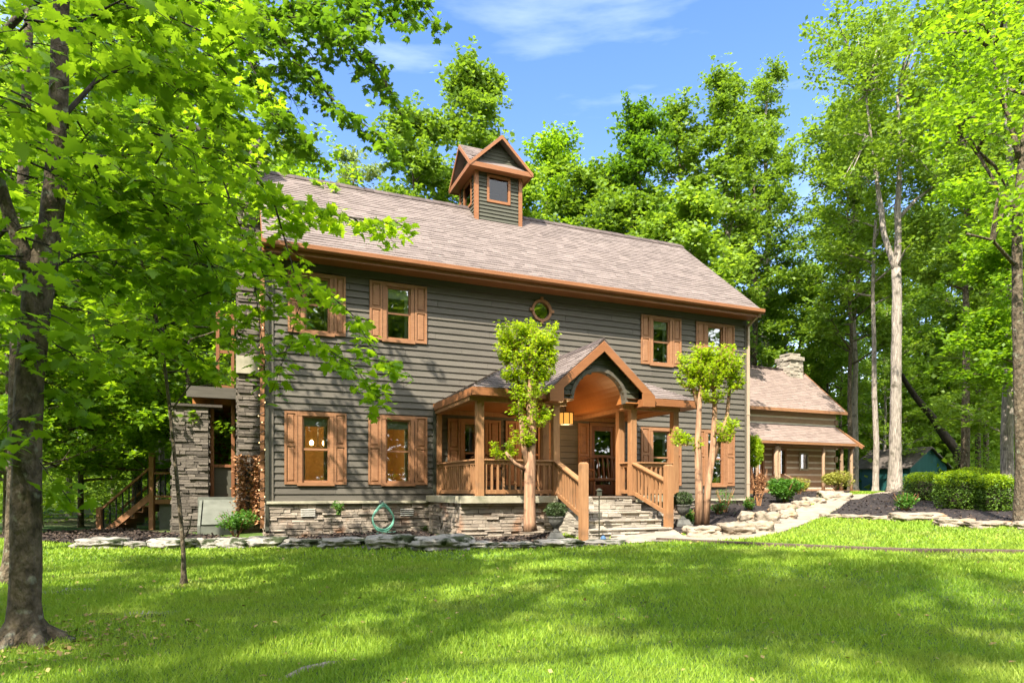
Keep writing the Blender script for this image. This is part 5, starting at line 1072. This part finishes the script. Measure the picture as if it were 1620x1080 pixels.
trunk_tree('oak_tree', (1610, 832), [[(1617, 832, 21, 0), (1617, 760, 19, 0), (1616, 690, 18, 0), (1613, 600, 17, 0), (1610, 500, 15, 0), (1609, 400, 14, 0), (1610, 330, 13, 0), (1618, 250, 12, 0), (1630, 150, 10, 0), (1640, 0, 7, 0)], [(1612, 250, 8, 0), (1598, 190, 7, 0), (1578, 140, 5, 0), (1572, 80, 4, .2), (1572, 0, 3, .3)], [(1600, 330, 7, 0), (1575, 290, 5, .2), (1545, 240, 4, .4), (1520, 215, 2.5, .5)], [(1606, 420, 6, 0), (1570, 380, 4, -.4), (1530, 370, 3, -.7)]],
    'near dark trunk at the right edge beside the clipped hedges', GR_, 'bark', 12.4, [(1565, 110, 55, 120, 1.2, 34), (1490, 190, 40, 30, 1.2, 6), (1600, 330, 40, 40, 1.2, 10), (1510, 50, 50, 50, 1.2, 8)], 'leaf_maple', .12, 63)
# ------------------ near maples on the left (real maple shaped leaves)
def bough(mb, C, pts, r0, seed, spread, n, jit=.07, t0=.15, twigs=14, sag=.25):
    rs = random.Random(seed); pts = [Vector(p) for p in pts]; L = len(pts) - 1
    mb.tube(pts, [r0 * (1 - .85 * i / L) for i in range(L + 1)], 7, cap=False)
    def ev(t): x = t * L; i = min(int(x), L - 1); return pts[i].lerp(pts[i + 1], x - i), (pts[i + 1] - pts[i]).normalized()
    for k in range(twigs):
        t = t0 + (1 - t0) * (k + rs.random()) / twigs; p, d = ev(t); sd = Vector((-d.y, d.x, 0)); sd = sd.normalized() if sd.length > .05 else Vector((1, 0, 0))
        s_ = 1 if k % 2 else -1; l = spread * (1.1 - .55 * t) * rs.uniform(.5, 1.15); dr = (sd * s_ * rs.uniform(.5, 1) + d * rs.uniform(.3, 1.1) + Vector((0, 0, rs.uniform(-.25, .22)))).normalized()
        q = [p + dr * l * u + Vector((0, 0, -sag * l * u * u)) for u in (0, .35, .7, 1)]; mb.tube(q, [r0 * .22 + .002, r0 * .15 + .0015, .0025, .0012], 4, cap=False)
        m_ = max(3, int(n / twigs * l / (spread * .7)))
        for j in range(m_):
            u = rs.uniform(.12, 1.05) ** .8; i = min(int(u * 3), 2); b = q[i].lerp(q[i + 1], u * 3 - i); C.append((b.x + rs.gauss(0, jit), b.y + rs.gauss(0, jit), b.z + rs.gauss(0, jit * .45) - .02))
def mtree(name, label, base, Y, stem, boughs, fills, seed, bark, lm, lsz, extra=(), cat='tree', group=None):
    """stem: px polylines, boughs: (points px,py,Y ; r0, spread, n, twigs), fills: (px,py,rx,ry,Y0,Y1,count) platters"""
    b = at(base[0], base[1], Y); b.z = gz(b.x, b.y) - .04; r = empty(name, tuple(b)); tag(r, label, cat, group); mb = MB(); rs = random.Random(seed)
    for k, st in enumerate(stem):
        pts = [at(x, y, Y + dy) - b for x, y, w, dy in st]; rad = [w / 2 / FPX * (Y + dy) for x, y, w, dy in st]; P = []; Rr = []
        if k == 0: pts[0].z = 0
        for i in range(len(pts) - 1):
            m_ = max(1, int((pts[i + 1] - pts[i]).length / .12))
            for j in range(m_): t = j / m_; P.append(pts[i].lerp(pts[i + 1], t)); Rr.append(rad[i] * (1 - t) + rad[i + 1] * t)
        P.append(pts[-1]); Rr.append(rad[-1])
        if k == 0:
            for i, z in enumerate(P):
                if z.z < .35: Rr[i] *= 1 + 1.3 * (1 - z.z / .35) ** 2.2
        mb.tube(P, Rr, 18, wob=.05)
    if name == 'maple_tree' and seed == 71:
        for a in range(7): an = a * .9 + .3; mb.tube([(math.cos(an) * .12, math.sin(an) * .12, .12), (math.cos(an) * .28, math.sin(an) * .28, .035), (math.cos(an) * .5, math.sin(an) * .5, -.02)], [.06, .045, .015], 8, wob=.1)
    mb.build('trunk', M[bark], r, smooth=True)
    bm_ = MB(); C = []
    for i, (pts, r0, sp, n, tw) in enumerate(boughs): bough(bm_, C, [at(*p) - b for p in pts], r0, seed * 10 + i, sp, n, twigs=tw)
    for px, py, rx, ry, Ya, Yb, cnt in fills:
        for i in range(cnt):
            p = at(px + rs.uniform(-rx, rx), py + rs.uniform(-ry, ry), rs.uniform(Ya, Yb)) - b; an = rs.uniform(0, 6.3); L_ = rs.uniform(.35, .6)
            d = Vector((math.cos(an), math.sin(an), rs.uniform(-.15, .15))); bough(bm_, C, [p, p + d * L_ * .5, p + d * L_ + Vector((0, 0, -.08))], .008, seed * 999 + i + int(px), .30, 26, twigs=5, t0=.0)
    if bm_.v: bm_.build('boughs', M['bark_dark'], r, smooth=True)
    C = np.array(C); leaves('crown', C, lsz, M[lm], r, seed, updev=.55, tmpl=_ml, tf=MLF, droop=.35, svar=.5)
    return r
mtree('maple_tree', 'big mottled maple trunk nearest the camera on the left', (40, 1030), 4.75,
      [[(40, 1028, 46, 0), (39, 980, 44, 0), (41, 900, 43, 0), (41, 800, 41, 0), (43, 700, 39, 0), (47, 600, 39, 0), (56, 500, 40, 0), (64, 440, 43, 0), (78, 370, 32, .05), (88, 290, 32, .1), (92, 200, 28, .1), (94, 90, 24, .1), (100, -60, 20, .1), (110, -300, 14, .1), (120, -600, 8, .2)],
       [(60, 450, 34, 0), (38, 400, 22, -.05), (18, 350, 19, -.1), (0, 290, 16, -.15), (-30, 180, 16, -.2), (-70, -50, 12, -.2)]],
      [([(85, 280, 4.9), (120, 235, 5.0), (170, 280, 5.2), (235, 300, 5.4), (290, 355, 5.6), (345, 440, 5.8)], .022, .75, 420, 18), ([(95, 190, 4.9), (160, 120, 5.2), (230, 100, 5.6), (300, 150, 6.0), (350, 180, 6.2)], .02, .8, 420, 18),
       ([(70, 430, 4.8), (130, 400, 5.1), (200, 420, 5.4), (270, 470, 5.7)], .018, .7, 300, 14), ([(20, 350, 4.7), (-40, 420, 4.8), (-80, 520, 5)], .015, .6, 160, 10), ([(97, 60, 4.9), (170, 10, 5.3), (260, -20, 5.8), (340, 20, 6.3)], .02, .8, 380, 18),
       ([(60, 600, 4.8), (90, 610, 4.9), (130, 640, 5.0)], .006, .3, 60, 7), ([(55, 720, 4.75), (85, 760, 4.8), (110, 790, 4.85)], .004, .18, 22, 5), ([(40, 640, 4.7), (20, 660, 4.6), (-10, 700, 4.5)], .006, .3, 50, 6)],
      [(60, 300, 90, 260, 4.6, 6.4, 34), (220, 330, 150, 140, 5.2, 7.0, 36), (200, 60, 220, 90, 5.0, 7.0, 44), (-40, 500, 60, 150, 4.5, 6, 8), (85, 130, 60, 130, 3.9, 4.5, 9), (30, 340, 50, 90, 4.0, 4.5, 6), (70, 500, 40, 60, 4.2, 4.6, 3)], 71, 'bark', 'leaf_maple', .090)
mtree('maple_tree', 'second maple with reddish base behind the big one, its bright boughs reaching over the house', (14, 928), 8.0,
      [[(14, 930, 24, 0), (18, 860, 19, 0), (22, 760, 18, 0), (24, 600, 17, 0), (30, 420, 16, 0), (40, 200, 14, 0), (50, -100, 10, 0), (60, -400, 6, 0)]],
      [([(35, 330, 8.0), (180, 250, 7.9), (310, 200, 7.8), (350, 240, 7.7), (400, 290, 7.6), (432, 315, 7.6), (490, 330, 7.6), (560, 345, 7.6), (628, 352, 7.6)], .045, .62, 760, 46), ([(432, 315, 7.6), (448, 370, 7.5), (462, 420, 7.4), (478, 470, 7.3), (452, 560, 7.2), (430, 620, 7.2)], .012, .38, 150, 14),
       ([(452, 470, 7.4), (510, 455, 7.3), (560, 500, 7.2), (600, 570, 7.1), (622, 575, 7.1)], .010, .42, 230, 18), ([(440, 560, 7.2), (500, 540, 7.1), (560, 580, 7.0), (602, 632, 7.0)], .009, .42, 190, 16), ([(340, 250, 7.7), (380, 360, 7.6), (402, 440, 7.5), (412, 520, 7.4), (418, 590, 7.4)], .012, .4, 190, 18),
       ([(60, 420, 8), (150, 470, 7.8), (230, 500, 7.6), (290, 550, 7.4), (325, 570, 7.4)], .02, .55, 340, 22), ([(30, 300, 8), (150, 330, 7.7), (260, 360, 7.5), (350, 400, 7.3), (420, 420, 7.3)], .02, .6, 420, 22), ([(130, 450, 7.9), (150, 540, 7.7), (180, 590, 7.7)], .014, .5, 180, 12)],
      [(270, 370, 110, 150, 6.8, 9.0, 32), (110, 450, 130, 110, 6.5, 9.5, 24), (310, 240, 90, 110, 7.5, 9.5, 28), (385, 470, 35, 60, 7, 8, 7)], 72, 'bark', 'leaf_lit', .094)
mtree('maple_tree', 'tall shaded maple whose dark boughs hang across the top left against the sky', (-60, 900), 10.5,
      [[(-60, 900, 34, 0), (-60, 600, 30, 0), (-50, 300, 26, 0), (-40, 0, 22, 0), (-30, -400, 16, 0)]],
      [([(-45, 100, 10.5), (120, -60, 10.3), (280, -60, 10.2), (352, 0, 10), (420, 15, 10), (480, 30, 10), (540, 60, 9.8), (600, 110, 9.8), (640, 190, 9.8)], .06, .9, 1200, 60), ([(440, 20, 10), (540, 0, 10), (620, -5, 9.8), (680, 12, 9.8)], .02, .7, 420, 24), ([(420, 15, 10), (470, 100, 9.8), (540, 170, 9.6), (600, 215, 9.5), (622, 250, 9.5)], .02, .6, 420, 26),
       ([(352, 0, 10), (400, 110, 9.8), (450, 190, 9.6), (500, 240, 9.5)], .02, .6, 420, 22), ([(300, -40, 10), (330, 80, 9.6), (360, 180, 9.3), (400, 260, 9.2)], .02, .6, 420, 22)],
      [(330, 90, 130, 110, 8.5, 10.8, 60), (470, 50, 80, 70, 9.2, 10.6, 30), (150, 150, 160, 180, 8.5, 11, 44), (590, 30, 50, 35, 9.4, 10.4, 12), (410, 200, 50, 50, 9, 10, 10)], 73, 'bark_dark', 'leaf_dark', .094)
mtree('sapling', 'thin bare stemmed sapling standing alone in the lawn', (291, 924), 7.75, [[(291, 925, 7, 0), (290, 870, 6.5, 0), (284, 800, 6, 0), (276, 720, 5.5, 0), (268, 640, 5, 0), (258, 560, 4.5, 0), (243, 480, 5.5, 0), (226, 420, 4.5, 0), (208, 370, 4, 0), (196, 320, 3, 0)], [(245, 490, 3, 0), (262, 470, 2.4, 0), (280, 462, 2, 0)], [(270, 650, 3, 0), (300, 610, 2.4, 0), (330, 590, 2, 0), (352, 560, 1.5, 0)], [(286, 860, 3, 0), (300, 835, 2, 0), (303, 815, 1.5, 0)]],
      [([(243, 480, 7.75), (262, 470, 7.7), (282, 462, 7.6)], .006, .3, 24, 5), ([(208, 370, 7.75), (190, 330, 7.7), (180, 300, 7.7)], .008, .4, 60, 7)], [], 74, 'bark', 'leaf_maple', .08)
# ------------------ understory and woods on the left
GL_ = 'woodland trees on the left'
pu_ = grow(301, 9.5, 1.2, 2.9, .09, nl=30, leaf=.135, per=130, clr=.62, bark='bark', leafmat='leaf_maple', prof='x', up=.25, secs=6, name='woodland_tree')
pv_ = grow(302, 13, 1.6, 3.2, .13, nl=34, leaf=.17, per=120, clr=.75, bark='bark_pale', leafmat='leaf_far', prof='x', up=.35, secs=5, name='woodland_tree')
pw_ = grow(303, 21, 7.0, 3.8, .16, nl=30, leaf=.22, per=90, clr=.9, bark='bark', leafmat='leaf_mid', up=.7, name='woodland_tree')
LB = 'leafy tree standing deep in the wood on the left'
place(pu_, 128, 19.5, 'low branched leafy tree beyond the left end of the deck stairs', GL_); place(pv_, 60, 19, LB, GL_); place(pw_, 216, 21, 'thick pale trunk behind the deck stairs', GL_)
for px, Y, p_, sc, lb in ((10, 15.5, pu_, .95, 'low leafy tree right behind the big maple trunk'), (255, 24, pv_, 1, 'pale trunk behind the stone pier'), (300, 18.2, pu_, 1.1, 'leafy tree rising behind the stone pier'), (-60, 18, pv_, 1, LB), (110, 27, pv_, 1.0, LB), (40, 33, pw_, 1.05, LB), (330, 34, pv_, 1.1, LB), (375, 27, pu_, 1.4, LB), (180, 36, pw_, 1.0, LB), (250, 40, pw_, 1.1, LB), (-120, 24, pv_, 1.1, LB), (395, 36, pv_, 1.1, LB), (-20, 40, pw_, 1.2, LB)):
    place(copy_tree(p_), px, Y, lb, GL_, sc, random.uniform(0, 6))
# more of the right wood
LR = 'slender tree deep in the right hand wood'
for px, Y, p_, sc, lb in ((1345, 36, pw_, 1, 'slim pale trunk just right of the cabin'), (1455, 56, pw_, 1.1, LR), (1560, 40, pw_, 1.1, LR), (1640, 34, pw_, 1.1, LR), (1240, 46, pv_, 1.1, LR), (1330, 50, pw_, 1, LR), (1400, 52, pv_, 1.2, LR), (1500, 54, pv_, 1.3, LR), (1600, 56, pv_, 1.3, LR), (1660, 26, pv_, 1.0, LR), (1665, 32, pv_, 1.0, LR), (1545, 57, pv_, 1.2, LR), (1465, 58, pw_, 1.2, LR), (1630, 60, pw_, 1.2, LR)):
    place(copy_tree(p_), px, Y, lb, GR_, sc, random.uniform(0, 6))
pq_ = grow(304, 20, 8.5, 3.9, .22, nl=18, leaf=.22, per=60, clr=.8, bark='bark', leafmat='leaf_mid', up=.7, secs=3, name='woodland_tree')
# trees behind the photographer, which shade the lawn and show in the window panes
GS_ = 'trees behind the photographer'
for i, (x, y, p_, sc) in enumerate(((-5.5, -5.5, pq_, .95), (-9.5, -2.5, pq_, .85), (-4.0, -9.5, pq_, 1.0), (2.5, -7.5, pq_, .95), (-1.5, -13, pq_, 1.05), (-12, -12, pq_, 1.1), (14, -14, pw_, 1.1), (7, -19, pw_, 1.1), (-7, -20, pw_, 1.1), (22, -10, pw_, 1.0), (0, -26, pv_, 1.5), (-16, -20, pv_, 1.4), (12, -26, pv_, 1.4))):
    o = p_ if i == 0 else copy_tree(p_)
    o.location = (x, y, -.1); o.rotation_euler = (0, 0, i * 1.7); o.scale = (sc, sc, sc); tag(o, 'tall leafy tree in the wood behind the photographer', 'tree', GS_)
# far woodland
rs = np.random.RandomState(8); n = 2600; ang = rs.uniform(-62, 62, n); ok = []
az = np.radians(ang); rad_ = rs.uniform(62, 86, n); X = np.sin(az) * rad_; Y = np.cos(az) * rad_; hmax = 15.0 + 3 * np.sin(az * 9) + 2 * np.sin(az * 23); Z = rs.uniform(0, 1, n) ** .8 * hmax
gap = (np.degrees(az) > 24) & (np.degrees(az) < 27.5); Z[gap] *= .72
az2 = np.radians(rs.uniform(90, 270, 3400)); r2 = rs.uniform(32, 46, 3400); Z2 = rs.uniform(0, 1, 3400) ** .9 * (21 + 3 * np.sin(az2 * 11))
X = np.concatenate([X, np.sin(az2) * r2]); Y = np.concatenate([Y, np.cos(az2) * r2]); Z = np.concatenate([Z, Z2]); n = len(X)
az3 = np.radians(rs.uniform(-60, 62, 1300)); r3 = rs.uniform(60, 80, 1300); X = np.concatenate([X, np.sin(az3) * r3]); Y = np.concatenate([Y, np.cos(az3) * r3]); Z = np.concatenate([Z, rs.uniform(0, 5, 1300)]); n = len(X)
C = clumps(np.stack([X, Y, Z + .5], -1), [(2.6, 2.6, 1.6)] * n, [60] * n, rs, .2)
o = leaves('distant_woods', C, .66, M['leaf_far'], None, 9, updev=1.1); tag(o, 'far wall of green woodland behind the house and shed', 'woods', kind='stuff')
n = 760; px = np.concatenate([rs.uniform(-100, 420, n // 2), rs.uniform(1340, 1720, n // 2)]); Yv = rs.uniform(21, 46, n); X = (px - CXP) / FPX * Yv
keep = (px < 1000) | ((Yv > 30) & ~((px > 1335) & (px < 1530) & (Yv < 54))); X = X[keep]; Yv = Yv[keep]
C = clumps(np.stack([X, Yv, gz_np(X, Yv) + rs.uniform(.1, 1, len(X)) ** 1.6 * 3.6], -1), [(.9, .9, .6)] * len(X), [75] * len(X), rs, .2)
o = leaves('undergrowth', C, .16, M['leaf_far'], None, 12, updev=.8); tag(o, 'leafy undergrowth on the woodland floor', 'undergrowth', kind='stuff')

# ================================================================== GRASS
def grass():
    rs = np.random.RandomState(5); P = []; S = []
    for (y0, y1, dens, h, w) in ((2.6, 4.6, 5200, .050, .0042), (4.6, 7.0, 3000, .052, .0062), (7.0, 10.0, 1500, .055, .010), (10, 16.5, 620, .058, .017), (16.5, 30, 170, .065, .034)):
        xm = y1 * .90 + 3.0; n = int((y1 - y0) * 2 * xm * dens); x = rs.uniform(-xm, xm, n); y = rs.uniform(y0, y1, n); k = np.abs(x) < y * .86 + 2.6; x = x[k]; y = y[k]
        k = inpoly(x, y, LAWN_L)
        for pl in (bedA, bedB, bedC, pathc): k &= ~inpoly(x, y, pl)
        sx = (x - HX0) * HC + (y - HY0) * HS; dd = (x - HX0) * HS - (y - HY0) * HC
        k &= ~((sx > -3) & (sx < 13.2) & (dd < 0)) & ~((sx > 3.3) & (sx < 9.2) & (dd < 2.8)); k &= ~((dd < 0) & (x > 4) & (y > 22) & (x < 13))
        x = x[k]; y = y[k]; P.append(np.stack([x, y], -1)); pat = .75 + .5 * (np.sin(x * 1.3 + 2 * np.sin(y * .7)) * np.sin(y * 1.1 + x * .4) > .2) * .4
        S.append(np.stack([np.full(len(x), h) * rs.uniform(.5, 1.5, len(x)) * pat, np.full(len(x), w) * rs.uniform(.7, 1.3, len(x))], -1))
    P = np.concatenate(P); S = np.concatenate(S); n = len(P); z = gz_np(P[:, 0], P[:, 1]) + .008; a = rs.uniform(0, 2 * np.pi, n); ln_ = rs.normal(0, .45, (n, 2)) * S[:, :1]
    b = np.stack([P[:, 0], P[:, 1], z], -1); d = np.stack([np.cos(a), np.sin(a), np.zeros(n)], -1) * S[:, 1:2]
    top = b + np.concatenate([ln_, S[:, :1]], -1)
    V = np.stack([b - d, b + d, top], 1).reshape(-1, 3); F = np.arange(3 * n).reshape(-1, 3)
    o = mesh_np('grass', V, F, [M['grass']], tint=rs.rand(n)); tag(o, 'bright green mown lawn grass', 'grass', kind='stuff'); return o
grass()
# leaf litter and clover heads on the lawn
rs = np.random.RandomState(77); n = 1500; x = rs.uniform(-9, 10, n); y = rs.uniform(3, 15, n) ; k = inpoly(x, y, LAWN_L)
for pl in (bedA, bedB, bedC, pathc): k &= ~inpoly(x, y, pl)
x = x[k]; y = y[k]; C = np.stack([x, y, gz_np(x, y) + rs.uniform(.02, .05, len(x))], -1)
M['fallen'] = mat('fallen_leaf', (.16, .085, .03), (.42, .33, .12), .8, 3, tintmix=.8)
o = leaves('fallen_leaves', C, .045, M['fallen'], None, 4, updev=.5); tag(o, 'small fallen leaves scattered in the grass', 'fallen leaves', kind='stuff')
n = 500; rr_ = rs.uniform(.25, 1.1, n); aa = rs.uniform(0, 6.28, n); x = -3.45 + np.cos(aa) * rr_; y = 4.75 + np.sin(aa) * rr_; C = np.stack([x, y, gz_np(x, y) + .03], -1)
o = leaves('leaf_mould', C, .05, M['fallen'], None, 6, updev=.5); tag(o, 'brown leaf mould around the roots of the big maple', 'leaf litter', kind='stuff')
# coarse bark chips lying on the mulch beds
P_ = []
for q, (pl, cnt) in enumerate(((bedA, 9000), (bedB, 6000), (bedC, 6000))):
    x0, x1, y0, y1 = ext_poly(pl); x = rs.uniform(x0, x1, cnt * 3); y = rs.uniform(y0, min(y1, 30), cnt * 3); k = inpoly(x, y, pl); P_.append(np.stack([x[k], y[k], gz_np(x[k], y[k]) + .05], -1))
M['chip'] = mat('bark_chip', (.012, .009, .008), (.11, .075, .055), .95, 5, tintmix=.9)
o = leaves('mulch_chips', np.concatenate(P_), .06, M['chip'], None, 21, updev=.5, svar=.6); tag(o, 'loose dark bark chips on the planting beds', 'mulch', kind='stuff')
